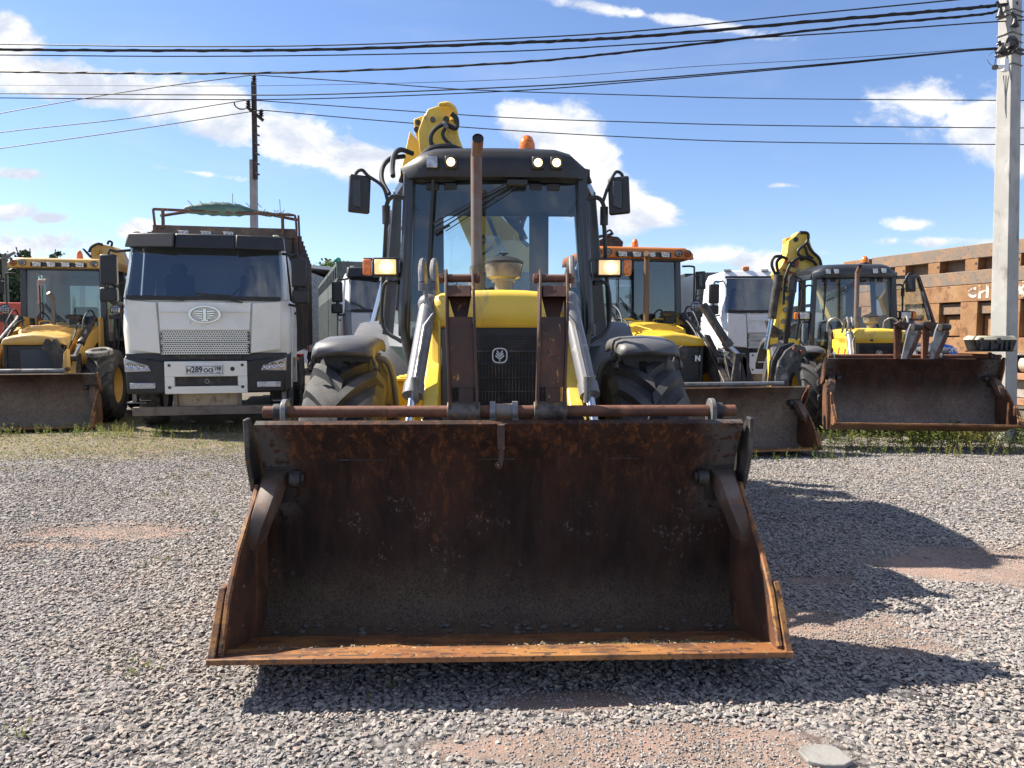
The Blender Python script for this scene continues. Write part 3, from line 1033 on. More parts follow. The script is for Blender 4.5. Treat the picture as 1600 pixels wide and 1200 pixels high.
# ------------------------------------------------------------------ the grey and yellow loaders with the dark rounded cab
def nh_cab(root, lit=False, door_open=False, cx=0.0):
    fz, rz = 1.52, 2.74          # sill and header heights
    # corner points: (x, y) bottom and top for front, middle and rear pillars
    FL = [(-.70, .82), (-.655, .88)]
    FR = [(.74, .82), (.685, .88)]
    ML = [(-.97, 1.72), (-.83, 1.62)]
    MR = [(1.0, 1.72), (.86, 1.62)]
    RL = [(-.92, 2.42), (-.80, 2.36)]
    RR = [(.95, 2.42), (.83, 2.36)]
    fr = MB()
    for (b0, t0), zb in ((FL, 1.50), (FR, 1.50), (ML, 1.35), (MR, 1.35), (RL, 1.35), (RR, 1.35)):
        wd = .085 if abs(b0[1] - .82) < .01 else .075
        fr.bar((b0[0], b0[1], zb), (t0[0], t0[1], rz + .03), wd, .09, (0, 1, 0))
    for (a, b_) in ((FL, ML), (ML, RL), (FR, MR), (MR, RR), (RL, RR)):
        fr.bar((a[1][0], a[1][1], rz), (b_[1][0], b_[1][1], rz), .07, .09)
    fr.bar((RL[0][0], 2.42, 1.45), (RR[0][0], 2.42, 1.45), .07, .35)
    # wide dark rear panels either side of the rear window
    fr.box(-.83, -.48, 2.38, 2.43, 1.4, 2.72)
    fr.box(.36, .86, 2.38, 2.43, 1.4, 2.05)
    fr.box(.36, .55, 2.38, 2.43, 2.05, 2.72)
    fr.box(-.83, .86, 2.38, 2.43, 2.68, 2.76)
    cabf = obj('cab_frame', fr, CABDK, root, bevel=.012)
    # front posts run on down and curve inward to the chassis
    for sd, P in ((-1, FL), (1, FR)):
        p = [(P[1][0], P[1][1] - .01, rz + .02), (P[0][0] + sd * .00, P[0][1] - .02, 1.75), (P[0][0] - sd * .01, P[0][1] - .02, 1.5), (P[0][0] - sd * .10, P[0][1] - .04, 1.1)]
        obj('front_post', MB().tube(p, .036, 10, smooth=6), CABDK, root)
    # lower body of the cab
    lb = MB()
    lb.hexa([(-.60, .92, .95), (.64, .92, .95), (.9, 2.4, .95), (-.88, 2.4, .95), (-.68, .90, 1.50), (.72, .90, 1.50), (.95, 2.4, 1.42), (-.93, 2.4, 1.42)])
    obj('cab_body', lb, CABDK, root, bevel=.02)
    # roof: rounded shell with a heavy visor
    rows = []
    for (y, z, e) in ((.80, 2.70, .02), (.74, 2.715, .0), (.725, 2.80, .0), (.75, 2.885, .02), (.84, 2.935, .05), (1.3, 2.965, .02), (2.0, 2.96, .02), (2.5, 2.93, .04), (2.58, 2.87, .06), (2.58, 2.72, .06)):
        gw = .0 + .10 * min(1, max(0, (y - .8) / 1.2))
        hw0, hw1 = -.72 - gw + e, .75 + gw - e
        row = []
        n = 12
        for i in range(n + 1):
            u = i / n
            x = hw0 + (hw1 - hw0) * u
            edge = min(u, 1 - u) * n
            dz = -.085 if edge < .5 else (-.02 if edge < 1.5 else 0)
            dy = .13 if edge < .5 else (.03 if edge < 1.5 else 0)
            row.append((x, y + (dy if y < 1 else 0), z + (dz if z > 2.8 else 0) + .02 * math.sin(math.pi * u) * (1 if z > 2.8 else 0)))
        # skirts down each side
        row = [(row[0][0] + .0, row[0][1], min(row[0][2], 2.70))] + row + [(row[-1][0], row[-1][1], min(row[-1][2], 2.70))]
        rows.append(row)
    rf = obj('roof', MB().grid(rows), BLACKP if lit else CABDK, root, smooth=50)
    sl = rf.modifiers.new('thick', 'SOLIDIFY')
    sl.thickness = .02
    # headliner
    obj('headliner', MB().box(-.70, .73, .86, 2.36, 2.70, 2.73), CABIN, root)
    # work lamps in the visor
    for i, x in enumerate((-.465, -.325, .335, .475)):
        h = sq_lamp(root, (x, .715, 2.815), .078, .082, CABDK if lit and i > 0 else LENS)
        if lit and i > 0:
            obj('lamp_glow', MB().lathe([(0, .041), (-.008, .039), (-.014, .026)], (x, .709, 2.815), 'y', 14), LIT, h)
            obj('bulb', MB().lathe([(-.014, .027), (-.017, .016), (-.018, .001)], (x, .709, 2.815), 'y', 14), LITC, h)
        if i == 0 and lit:
            h['label'] = 'unlit square work light, leftmost in the visor'
        obj('lamp_shade', MB().boxc((x - .01, .90, 2.665), (.10, .10, .06)), BLACKP, root, bevel=.01)
    beacon(root, (.27, 1.1, 2.97), .068, .15)
    # glazing
    ws = MB()
    rows = []
    for k in range(5):
        q = k / 4
        rows.append([(-.67 + .045 * q + (1.38 - .08 * q) * i / 8, (.81 + .075 * q) - .035 * math.sin(math.pi * i / 8), 1.50 + 1.22 * q) for i in range(9)])
    ws.grid(rows)
    obj('windscreen', ws, GLASS, root, smooth=90)
    for sd, A, B, C in ((-1, FL, ML, RL), (1, FR, MR, RR)):
        zb = 1.42
        if not (door_open and sd > 0):
            d1 = MB().add([(A[0][0], A[0][1] + .03, zb), (B[0][0], B[0][1], zb), (B[1][0], B[1][1], rz), (A[1][0], A[1][1] + .03, rz)], [(0, 1, 2, 3)])
            obj('door_glass', d1, GLASSG, root)
        d2 = MB().add([(B[0][0], B[0][1], zb), (C[0][0], C[0][1], zb), (C[1][0], C[1][1], rz), (B[1][0], B[1][1], rz)], [(0, 1, 2, 3)])
        obj('side_glass', d2, GLASSG, root)
        # grab rail beside the door
        gr = MB().tube([(A[0][0] - sd * -.04, A[0][1], 1.92), (A[0][0] + sd * .16, A[0][1] + .06, 1.90), (A[0][0] + sd * .17, A[0][1] + .06, 1.58), (A[0][0] + sd * .02, A[0][1], 1.46)], .016, 8, smooth=4)
        obj('grab_rail', gr, BLACKP, root)
    obj('rear_window', MB().add([(-.48, 2.40, 1.6), (.36, 2.40, 1.6), (.36, 2.40, 2.68), (-.48, 2.40, 2.68)], [(0, 1, 2, 3)]), GLASS, root)
    # inside: seat, column, wheel, console
    st = MB()
    st.box(-.28, .26, 1.55, 2.0, 1.25, 1.42)
    st.hexa([(-.27, 1.98, 1.42), (.25, 1.98, 1.42), (.25, 2.12, 1.42), (-.27, 2.12, 1.42), (-.22, 2.08, 1.96), (.20, 2.08, 1.96), (.20, 2.2, 1.96), (-.22, 2.2, 1.96)])
    obj('seat', st, CABIN, root, bevel=.04)
    cn = MB()
    cn.box(-.12, .10, .98, 1.15, 1.2, 1.62)
    cn.box(.45, .7, 1.3, 2.1, 1.2, 1.6)
    cn.box(-.66, .70, .93, 1.08, 1.40, 1.60)
    obj('console', cn, CABIN, root, bevel=.03)
    sw = MB().lathe([(0, .17), (.016, .188), (0, .204), (-.016, .188), (0, .17)], (0, 0, 0), 'z', 24)
    for k in range(3):
        a = k * 2.094
        sw.bar((0, 0, 0), (.18 * math.cos(a), .18 * math.sin(a), 0), .03, .012)
    R = Matrix.Translation((-.01, 1.17, 1.76)) @ Matrix.Rotation(RAD(-25), 4, 'X')
    sw.v = [tuple(R @ Vector(p)) for p in sw.v]
    obj('steering_wheel', sw, BLACKP, root)
    for x, y in ((.52, 1.35), (.60, 1.4), (.2, 2.3), (.28, 2.3)):
        lv = MB()
        lv.tube([(x, y, 1.5), (x + .01, y - .02, 1.86)], .008, 6)
        lv.ball((x + .01, y - .02, 1.88), .025, 8, 6)
        obj('control_lever', lv, BLACKP, root)
    return cabf


def nh_emblem(root, c, r, m):
    """small round-cornered badge with a stylised leaf"""
    e = MB()
    n = 28
    ring = []
    for k in range(n):
        a = 2 * math.pi * k / n
        q = r / (abs(math.cos(a)) ** 3.2 + abs(math.sin(a)) ** 3.2) ** (1 / 3.2)
        ring.append((q * math.cos(a), q * math.sin(a)))
    rows = []
    for s_, y in ((1, 0), (1, -.010), (.84, -.010), (.84, 0)):
        rows.append([(c[0] + x * s_, c[1] + y, c[2] + z * s_) for x, z in ring + ring[:1]])
    e.grid(rows)
    e.box(c[0] - r * .06, c[0] + r * .06, c[1] - .009, c[1], c[2] - r * .72, c[2] + r * .3)
    for sd in (-1, 1):
        for k in range(3):
            z = c[2] - r * .42 + k * r * .32
            e.bar((c[0] + sd * r * .1, c[1] - .005, z), (c[0] + sd * r * (.56 - .10 * k), c[1] - .005, z + r * .42), r * .17, .008, (0, 1, 0))
    return obj('emblem', e, m, root)


def fender_arc(root, c, r, wd, a0, a1, m, name='rear_fender', th=.03, side=0, n=12):
    """mudguard following the tyre, angles in degrees from the back over the top"""
    rows = []
    for k in range(n + 1):
        a = RAD(a0 + (a1 - a0) * k / n)
        ca, sa = math.cos(a), math.sin(a)
        row = []
        for u, dr in ((-1, -.10), (-1, -.03), (-.93, 0), (-.5, .012), (0, .016), (.5, .012), (.93, 0), (1, -.03), (1, -.10)):
            row.append((c[0] + u * wd / 2, c[1] + (r + dr) * ca, c[2] + (r + dr) * sa))
        rows.append(row)
    mb = MB().grid(rows)
    o = obj(name, mb, m, root, smooth=50)
    s_ = o.modifiers.new('thick', 'SOLIDIFY')
    s_.thickness = th
    s_.offset = -1
    return o


def nh_loader(root, lit=False, main=True, door_open=False, bk=dict(), wheel_r=.68):
    # ---- chassis
    ch = MB()
    ch.box(-.33, .45, -.35, 2.6, .55, .95)
    obj('chassis', ch, BLACKP, root, bevel=.02)
    fa = MB()
    fa.box(-.62, .66, -.10, .14, .50, .78)
    obj('front_axle', fa, DARKST, root, bevel=.03)
    for sd in (-1, 1):
        bx = MB()
        bx.box(.03 + sd * .62 - .14, .03 + sd * .62 + .14, .50, .95, .72, 1.17)
        obj('step_box', bx, YEL, root, bevel=.015)
        tr = MB()
        tr.box(.03 + sd * .62 - .16, .03 + sd * .62 + .16, .44, .95, 1.172, 1.195)
        for k in range(6):
            tr.box(.03 + sd * .62 - .11, .03 + sd * .62 + .11, .49 + k * .07, .515 + k * .07, 1.196, 1.206)
        obj('step_tread', tr, YEL, root, bevel=.004)
        # loader tower and arms
        x = .04 + sd * .42
        ar = MB()
        ar.prism([(.55, 1.62), (.62, 1.50), (-.20, 1.22), (-.85, .80), (-1.18, .42), (-1.26, .42), (-1.28, .60), (-1.0, .98), (-.30, 1.47)], x - .045, x + .045, 'x')
        obj('loader_arm', ar, YEL, root, bevel=.012)
        tw = MB()
        tw.prism([(.50, .8), (.80, .8), (.74, 1.76), (.60, 1.80), (.52, 1.70)], x - .07, x - .045, 'x')
        tw.prism([(.50, .8), (.80, .8), (.74, 1.76), (.60, 1.80), (.52, 1.70)], x + .045, x + .07, 'x')
        obj('loader_tower', tw, DARKST, root, bevel=.006)
        # lift and tilt cylinders
        if sd < 0:
            p0, p1, p2 = (-.415, -.40, 1.70), (-.475, -.80, 1.17), (-.50, -1.10, .82)
        else:
            p0, p1, p2 = (.455, -.40, 1.72), (.535, -.80, 1.17), (.56, -1.10, .82)
        cylinder(root, p0, p1, p2, .052, .026)
        ln = MB()
        a, b_ = Vector(p0), Vector(p1)
        o_ = Vector((-.01 * sd, -.075, .02))
        ln.tube([a + o_ + Vector((-.015, 0, .10)), a + o_ + Vector((-.015, -.0, .0)), a + o_ + Vector((.03 * -sd, -.01, -.08)), a.lerp(b_, .3) + o_, b_.lerp(a, .08) + o_], .012, 8)
        obj('hydraulic_line', ln, STEEL, root)
        cl = MB()
        q = b_.lerp(a, .1)
        cl.tube([q + o_ + Vector((0, 0, .03)), q + o_ + Vector((0, 0, -.12))], .022, 10)
        obj('line_fitting', cl, STEEL, root)
        for k in ((-.035, .035) if sd < 0 else (.02,)):
            hs = MB()
            h0 = a + Vector((k * 1.0, -.06, .13))
            hs.tube([h0 + Vector((0, 0, -.05)), h0 + Vector((0, .0, .0))], .020, 8)
            hs.tube([h0, h0 + Vector((-.005, .03, .08)), h0 + Vector((-.0, .10, .14)), h0 + Vector((0, .22, .08)), h0 + Vector((.0, .34, -.10))], .019, 8, smooth=5)
            obj('hose', hs, STEEL, root)
        kn = MB()
        kn.ball((p1[0] - .02 * sd, p1[1] - .12, p1[2] - .22), (.11, .09, .075), 14, 8)
        obj('grease_knuckle', kn, DARKST, root)
        # wheels and guards
        wheel(root, (.01 + sd * .965, 0, wheel_r - .01), wheel_r, .50, YEL, lugs=17, lug_h=.055)
        wheel(root, (.01 + sd * .94, 2.12, wheel_r - .01), wheel_r, .50, YEL, lugs=17, lug_h=.055)
        fender_arc(root, (.01 + sd * .98, 2.15, .66), .98, .56, 200, 30, GREYP)
        cp = MB()
        cp.prism([(2.15 + .95 * math.cos(RAD(a)), .66 + .95 * math.sin(RAD(a))) for a in range(30, 205, 10)] + [(1.35, .80), (1.75, 1.25), (2.5, 1.3)], .01 + sd * .70, .01 + sd * .73, 'x')
        obj('fender_cheek', cp, GREYP, root)
        # front mudguard: deep rounded cap over the tyre
        rows = []
        fx = .01 + sd * .965
        for (y, z) in ((-.38, 1.375), (-.40, 1.40), (-.38, 1.445), (-.30, 1.475), (-.05, 1.50), (.10, 1.495), (.20, 1.48)):
            row = []
            for u, dz in ((-1, -.085), (-1, -.045), (-.95, -.015), (-.75, 0), (0, .010), (.75, 0), (.95, -.015), (1, -.045), (1, -.085)):
                row.append((fx + u * .195, y + .05 * u ** 4 * (1 if y < 0 else 0), z + (dz if z > 1.37 else dz * .2)))
            rows.append(row)
        ff = obj('front_fender', MB().grid(rows), GREYP, root, smooth=60)
        s_ = ff.modifiers.new('thick', 'SOLIDIFY')
        s_.thickness = .02
        s_.offset = -1
        lip = MB()
        lip.prism([(fx - .17, 1.39), (fx + .17, 1.39), (fx + .13, 1.24), (fx - .11, 1.24)], -.20, .16, 'y')
        obj('fender_bracket', lip, BLACKP, ff, bevel=.01)
        sp = MB().tube([(fx - sd * .15, -.12, 1.36), (fx - sd * .25, -.12, 1.33), (fx - sd * .295, -.10, 1.15), (fx - sd * .30, -.04, .8)], .022, 8, smooth=4)
        obj('fender_stay', sp, GREYP, ff)
        # lamp cluster on its stalk
        hx = .03 + sd * .865
        hb = MB().boxc((hx, .82, 2.035), (.20, .09, .145))
        h = obj('headlight', hb, BLACKP, root, bevel=.01)
        obj('lens', MB().boxc((hx, .772, 2.035), (.165, .012, .112)), LITW if lit else LENS, h, bevel=.01)
        if lit:
            obj('bulb', MB().ball((hx + .01, .764, 2.035), (.030, .008, .030)), LITC, h)
            obj('reflector', MB().lathe([(0, .052), (-.006, .05), (-.008, .044)], (hx + .01, .764, 2.035), 'y', 20), LIT, h)
        ti = MB().boxc((hx + sd * .142, .815, 2.035), (.062, .085, .12))
        obj('turn_signal', ti, AMBER, root, bevel=.01)
        stl = MB().bar((hx + sd * .18, .86, 2.10), (hx - sd * .13, .9, 2.11), .03, .02)
        stl.bar((hx - sd * .10, .87, 2.0), (hx - sd * .10, .9, 1.6), .035, .03)
        obj('headlight_bracket', stl, CABDK, root)
        # mirror on its bent tube
        mx = sd * 1.04 if sd < 0 else .98
        px = -.69 if sd < 0 else .72
        path = [(px, .84, 2.57), (px + sd * .09, .84, 2.58), (px + sd * .14, .86, 2.52), (px + sd * .15, .9, 2.36)]
        path2 = [(px + sd * .13, .86, 2.54), (px + sd * .17, .86, 2.66), (px + sd * (.28 if sd < 0 else .20), .86, 2.74 if sd < 0 else 2.73), (mx - sd * .02, .86, 2.785), (mx + sd * .03, .86, 2.74), (mx + sd * .03, .85, 2.55)]
        m_ = mirror(root, (mx, .86, 2.60), .165, .29, path2, .35 * -sd)
        a2 = MB().tube(path, .018, 8, smooth=4)
        a2.tube([(px + sd * .15, .9, 2.52), (px + sd * .15, .9, 2.38)], .032, 10)
        a2.tube([(px + sd * .15, .9, 2.4), (px + sd * .22, 1.05, 1.6)], .017, 8)
        obj('door_post', a2, BLACKP, root)
    # ---- bonnet, grille
    hx0, hx1 = -.40, .46
    obj('hood', hood_surface(hx0, hx1, -.50, .84, 1.775, 1.80, 1.555, crown=.015, round_=.10), YEL, root, smooth=50)
    for sd, xa, xb in ((-1, -.40, -.335), (1, .395, .46)):
        cq = MB()
        cq.hexa([(xa, -.47, 1.0), (xb, -.50, 1.0), (xb, .8, 1.0), (xa, .8, 1.0), (xa, -.44, 1.66), (xb, -.50, 1.60), (xb, .8, 1.66), (xa, .8, 1.66)])
        obj('hood_side', cq, YEL, root, bevel=.02)
        gq = MB().box(min(xb, xb - sd * .05), max(xb, xb - sd * .05), -.485, .3, .98, 1.55)
        obj('grille_surround', gq, GREYP, root, bevel=.01)
    gb = MB().box(-.335, .395, -.455, .2, .92, 1.56)
    gr = obj('grille', gb, BLACKP, root)
    sl = MB()
    for k in range(30):
        x = -.27 + k * .0205
        sl.box(x, x + .006, -.470, -.458, .95, 1.40)
    for k in range(5):
        sl.box(-.28, .335, -.474, -.462, .99 + k * .085, .996 + k * .085)
    o = obj('grille_mesh', sl, DARKST, gr)
    o['kind'] = 'stuff'
    hm = MB()
    for r_ in range(6):
        for k in range(40):
            x = -.28 + k * .0156 + (r_ % 2) * .0078
            hm.boxc((x, -.463, 1.425 + r_ * .0165), (.0075, .01, .0085))
    o = obj('grille_holes', hm, DARKST, gr)
    o['kind'] = 'stuff'
    obj('grille_bar', MB().box(-.285, .345, -.482, -.458, 1.405, 1.418), DARKST, gr)
    nh_emblem(gr, (.025, -.485, 1.385), .047, mat('badge_silver', (.55, .56, .58), .35, .3))
    # ---- exhaust and air pre-cleaner
    ex = MB()
    ex.tube([(-.125, .22, 1.78), (-.125, .22, 1.93)], .058, 18)
    ex.tube([(-.125, .22, 1.92), (-.125, .22, 1.99)], .050, 18)
    obj('exhaust_base', ex, GREYP, root)
    e2 = MB().tube([(-.125, .22, 1.98), (-.125, .22, 2.68), (-.122, .205, 2.76), (-.115, .15, 2.82), (-.112, .11, 2.84)], .039, 20, caps=False, smooth=3)
    obj('exhaust_pipe', e2, mat('heat_stained_steel', (.17, .15, .14), .5, .35, layers=[((.15, .065, .038), 1.1, .46, .60, None, .75), ((.08, .07, .065), 12, .6, .75)]), root)
    obj('exhaust_bore', MB().tube([(-.112, .125, 2.833), (-.112, .115, 2.838)], .037, 20), HOSE, root)
    pc = MB()
    pc.lathe([(-.17, .001), (-.17, .06), (-.10, .065), (-.10, .085), (-.085, .085), (-.07, .115), (.005, .128), (.02, .128)], (.06, .05, 1.97), 'z', 24)
    pp = obj('air_precleaner', pc, mat('smoked_plastic', (.22, .20, .17), .25, layers=[((.10, .09, .08), 4, .45, .6)], coat=.4), root)
    pt = MB().lathe([(.02, .134), (.035, .134), (.055, .10), (.07, .05), (.075, .001)], (.06, .05, 1.97), 'z', 24)
    pt.tube([(.06, .05, 2.04), (.06, .05, 2.065)], .014, 8)
    pt.bar((.03, .05, 2.06), (.09, .05, 2.06), .01, .01)
    obj('precleaner_cap', pt, BLACKP, pp)
    nh_cab(root, lit, door_open)
    # wipers
    wiper(root, (.10, 2.68), (-.485, 2.36), (.022, .40), .83)
    wiper(root, (.16, 2.69), (-.40, 2.33), (.06, .03), .83)
    obj('wiper_motor', MB().boxc((.18, .78, 2.68), (.16, .06, .05)), BLACKP, root, bevel=.01)
    # warning stickers, rivets and grease streaks
    for (x, y, z, sx, sz, m_) in ((-.10, -.502, 1.60, .05, .03, BLACKP), (.30, -.502, 1.61, .06, .035, BLACKP)):
        obj('sticker', MB().box(x - sx / 2, x + sx / 2, y, y + .004, z - sz / 2, z + sz / 2), m_, root) if not main else None
    B, T = bucket(root, **bk)
    return B, T


def fork_set(root, T, xl, xr, arms, posts=(-1.03, 1.056), mids=(-.18, .03, .244), y0=-1.415, z0=1.135, folded='up', mt=RUSTARM, pipe=RUSTR):
    """shaft lying along the bucket top with folded fork arms on it"""
    y, z = T(y0, z0)
    sf = MB().tube([(xl, y, z), (xr, y, z)], .0285, 20)
    sh = obj('fork_shaft', sf, pipe, root, bevel=.002)
    for x in posts:
        sd = 1 if x > 0 else -1
        c = MB()
        c.tube([(x - .012, y, z), (x + .012, y, z)], .062, 24)
        c.prism([(y - .062, z), (y + .062, z), (y + .05, z - .13), (y - .05, z - .13)], x - .012, x + .012, 'x')
        obj('shaft_flange', c, STEEL, sh, bevel=.003)
        obj('shaft_collar', MB().tube([(x + sd * .012, y, z), (x + sd * .055, y, z)], .040, 20), DARKST, sh, bevel=.003)
    for x in (mids[1] - .055, mids[1] + .055):
        c = MB().tube([(x - .014, y, z), (x + .014, y, z)], .050, 20)
        c.prism([(y - .04, z), (y + .04, z), (y + .04, z - .10), (y - .04, z - .10)], x - .012, x + .012, 'x')
        obj('shaft_lug', c, STEEL, sh, bevel=.003)
    obj('shaft_boss', MB().tube([(mids[1] - .045, y, z), (mids[1] + .045, y, z)], .038, 18), mat('pitted_steel', (.22, .21, .20), .6, .3, layers=[((.35, .15, .04), 30, .5, .6, None, .9)]), sh)
    return sh, y, z


def upright_forks(root, sh, y, z, xs, top=.68):
    for x in xs:
        sd = 1 if x > 0 else -1
        hw, ln = .066, sd * .022
        f = MB()
        for s_ in (-1, 1):
            xa = x + s_ * hw
            pf = [(y - .045, z - .08), (y + .045, z - .08), (y + .055, z + .30), (y + .16, z + .58), (y + .15, z + .68), (y + .10, z + .70), (y + .04, z + .66), (y - .045, z + .45)]
            n = len(pf)
            vs = [(xa - .006 + ln * (q[1] - z) / .7, q[0], q[1]) for q in pf] + [(xa + .006 + ln * (q[1] - z) / .7, q[0], q[1]) for q in pf]
            f.add(vs, [tuple(range(n)), tuple(range(2 * n - 1, n - 1, -1))] + [(i, i + n, (i + 1) % n + n, (i + 1) % n) for i in range(n)])
        fo = obj('fork_arm', f, RUSTARM, root, bevel=.002)
        wf = MB()
        wf.hexa([(x - hw + .006, y - .030, z + .12), (x + hw - .006, y - .030, z + .12), (x + hw - .006, y - .01, z + .12), (x - hw + .006, y - .01, z + .12),
                 (x - hw + .006 + ln * .6, y - .030, z + .46), (x + hw - .006 + ln * .6, y - .030, z + .46), (x + hw - .006 + ln * .6, y - .01, z + .46), (x - hw + .006 + ln * .6, y - .01, z + .46)])
        obj('fork_face', wf, RUSTARM, fo)
        lw = MB()
        xr = x + .012
        lw.hexa([(xr - .035, y - .02, z - .07), (xr + .035, y - .02, z - .07), (xr + .035, y + .0, z - .07), (xr - .035, y + .0, z - .07),
                 (xr - .035, y - .02, z + .12), (xr + .035, y - .02, z + .12), (xr + .035, y + .0, z + .12), (xr - .035, y + .0, z + .12)])
        obj('fork_tongue', lw, RUSTARM, fo)
        bl = MB()
        bl.hexa([(x - hw + .008 + ln, y + .00, z + .56), (x + hw - .008 + ln, y + .00, z + .56), (x + hw - .008 + ln, y + .14, z + .56), (x - hw + .008 + ln, y + .14, z + .56),
                 (x - hw + .008 + ln, y + .03, z + .615), (x + hw - .008 + ln, y + .03, z + .615), (x + hw - .008 + ln, y + .14, z + .615), (x - hw + .008 + ln, y + .14, z + .615)])
        bl.hexa([(x - hw * .45 + ln * .7, y + .02, z + .46), (x + hw * .5 + ln * .7, y + .02, z + .46), (x + hw * .5 + ln * .7, y + .05, z + .46), (x - hw * .45 + ln * .7, y + .05, z + .46),
                 (x - hw + .01 + ln, y + .09, z + .56), (x + hw - .01 + ln, y + .09, z + .56), (x + hw - .01 + ln, y + .13, z + .56), (x - hw + .01 + ln, y + .13, z + .56)])
        obj('fork_block', bl, RUSTARM, fo, bevel=.003)
        pn = MB().tube([(x - hw - .035 + ln, y + .10, z + .655), (x + hw + .035 + ln, y + .10, z + .655)], .020, 14)
        for s_ in (-1, 1):
            hexbolt(pn, (x + s_ * (hw + .012) + ln, y + .10, z + .655), .028, (s_ * .02, 0, 0))
        obj('fork_pin', pn, RUSTR, fo)
        hub = MB().tube([(x - hw - .014, y, z), (x + hw + .014, y, z)], .047, 20)
        obj('fork_hub', hub, mat('worn_hub_steel', (.13, .115, .105), .55, .3, layers=[((.30, .17, .05), 26, .55, .62, None, .9), ((.06, .035, .03), 9, .5, .7)]), fo, bevel=.003)


# ================================================================== the big loader in the middle
main = thing('backhoe_loader', 'large yellow backhoe loader facing the camera, lamps lit, wide rusty bucket in front', 'backhoe loader',
             (-.115, 5.1, 0), RAD(1.8), 'backhoe loaders parked in the yard')
Bm, Tm = nh_loader(main, lit=True, bk=dict(wd=2.35, cx=.015))
shm, ym, zm = fork_set(main, Tm, -1.135, 1.175, None)
upright_forks(main, shm, ym, zm, (-.165, .258))
# the hook hanging on the back plate and the small eye beside the boss
hk = MB()
hk.box(-.002, .030, -1.62, -1.56, .98, 1.09)
hk.tube([(.014, -1.60, 1.06), (.016, -1.60, .98), (.012, -1.60, .92), (.004, -1.615, .895), (-.006, -1.625, .91)], .014, 8, smooth=5)
obj('tow_hook', hk, RUSTARM, Bm)
ey = MB().tube([(-.12, ym - .04, zm - .075), (-.085, ym - .05, zm - .055), (-.06, ym - .05, zm - .075), (-.03, ym - .02, zm - .06)], .009, 6, smooth=4)
obj('shackle', ey, STEEL, shm)
for xg in (-.7, -.32, .38, .8):
    bq = MB().boxc((xg, ym + .03, zm - .055), (.10, .05, .05))
    obj('shaft_bracket', bq, DARKST, shm, bevel=.01)
# stones and straw in the bucket are built with the small things below


def px_plate(name, pts, Y, th, m, parent, bevel=.01, tilt=0.0):
    """plate standing at distance Y with an outline placed by sight, of real size and thickness"""
    P = [W(x, y, Y) for x, y in pts]
    for p in P:
        p.y += tilt * (p.z - 2.5)
    return obj(name, MB().plate(P, (0, th, 0)), m, parent, world=True, bevel=bevel)


def px_tube(name, pts, Y, r, m, parent, smooth=6, n=8):
    ys = Y if hasattr(Y, '__len__') else [Y] * len(pts)
    return obj(name, MB().tube([W(x, y, q) for (x, y), q in zip(pts, ys)], r, n, smooth=smooth), m, parent, world=True)


bm_ = px_plate('boom', [(655, 234), (653, 205), (661, 183), (669, 170), (690, 163), (706, 164), (712, 180), (716, 212), (727, 240), (752, 300), (790, 345), (838, 392), (838, 450), (742, 450), (741, 400), (706, 322), (668, 262)], 8.3, .26, YEL, main)
obj('boom_side_rib', MB().plate([W(x, y, 8.295) for x, y in ((756, 330), (762, 330), (796, 415), (790, 417))], (0, -.03, 0)), CHROME, bm_, world=True)
px_plate('boom_gusset', [(742, 240), (775, 240), (800, 320), (825, 372), (815, 375), (780, 330)], 8.6, .1, CABDK, bm_)
px_plate('boom_ear', [(646, 186), (662, 180), (668, 200), (668, 225), (655, 226), (648, 208)], 8.36, .12, YEL, bm_)
for (x, y, r_) in ((653, 191, .028), (651, 202, .03)):
    p = W(x, y, 8.34)
    obj('pin_hole', MB().cyl(p, p + Vector((0, .03, 0)), r_, n=14), DARKST, bm_, world=True)
p = W(676, 186, 8.26)
obj('pin_cap', MB().cyl(p, p + Vector((0, .05, 0)), .028, n=16), STEEL, bm_, world=True)
p = W(697, 186, 8.26)
obj('pin_cap', MB().cyl(p, p + Vector((0, .05, 0)), .032, n=16), DARKST, bm_, world=True)
obj('hose_clamp', MB().plate([W(x, y, 8.12) for x, y in ((691, 192), (696, 189), (701, 198), (696, 201))], (0, .05, 0)), STEEL, bm_, world=True, bevel=.004)
px_tube('hose', [(697, 192), (683, 199), (674, 210), (674, 224), (684, 232), (700, 240)], 8.16, .024, HOSE, main)
px_tube('hose', [(696, 200), (692, 208), (694, 216), (704, 226), (722, 238)], 8.16, .020, HOSE, main)
px_tube('hose', [(706, 178), (713, 186), (712, 200), (698, 195)], 8.2, .028, HOSE, main)
px_tube('hose', [(662, 242), (676, 232), (700, 229), (722, 236), (734, 246)], 8.05, .034, HOSE, main)
coil = MB()
pth = [W(x, y, 8.22) for x, y in ((690, 163), (700, 162), (708, 168), (711, 177), (708, 187))]
coil.tube(pth, .024, 8, smooth=6)
for k in range(14):
    a = k / 13 * 3.999
    i = int(a)
    c_ = pth[i].lerp(pth[i + 1], a - i)
    coil.ball(c_, (.036, .036, .022), 8, 5)
obj('hose_guard', coil, YEL, main, world=True)
px_tube('hose', [(645, 240), (626, 234), (616, 243), (613, 262), (614, 275)], [7.9, 7.8, 7.7, 7.6, 7.5], .026, HOSE, main)
px_tube('hose', [(632, 244), (610, 248), (598, 262), (597, 282), (608, 303)], [7.9, 7.8, 7.7, 7.6, 7.5], .024, HOSE, main)
st = px_plate('dipper', [(640, 205), (668, 236), (664, 318), (655, 332), (660, 345), (653, 368), (650, 450), (635, 525), (590, 525), (592, 470), (612, 330), (626, 268)], 8.75, .24, YEL, main)
r1 = W(616, 330, 8.6)
r2 = W(601, 440, 8.6)
r3 = W(580, 520, 8.6)
cc = MB().cyl(r1, r2, .06, n=16)
cc = obj('dipper_cylinder', cc, DULL, main, world=True)
obj('cylinder_rod', MB().cyl(r2, r3, .045, n=14), CHROME, cc, world=True)
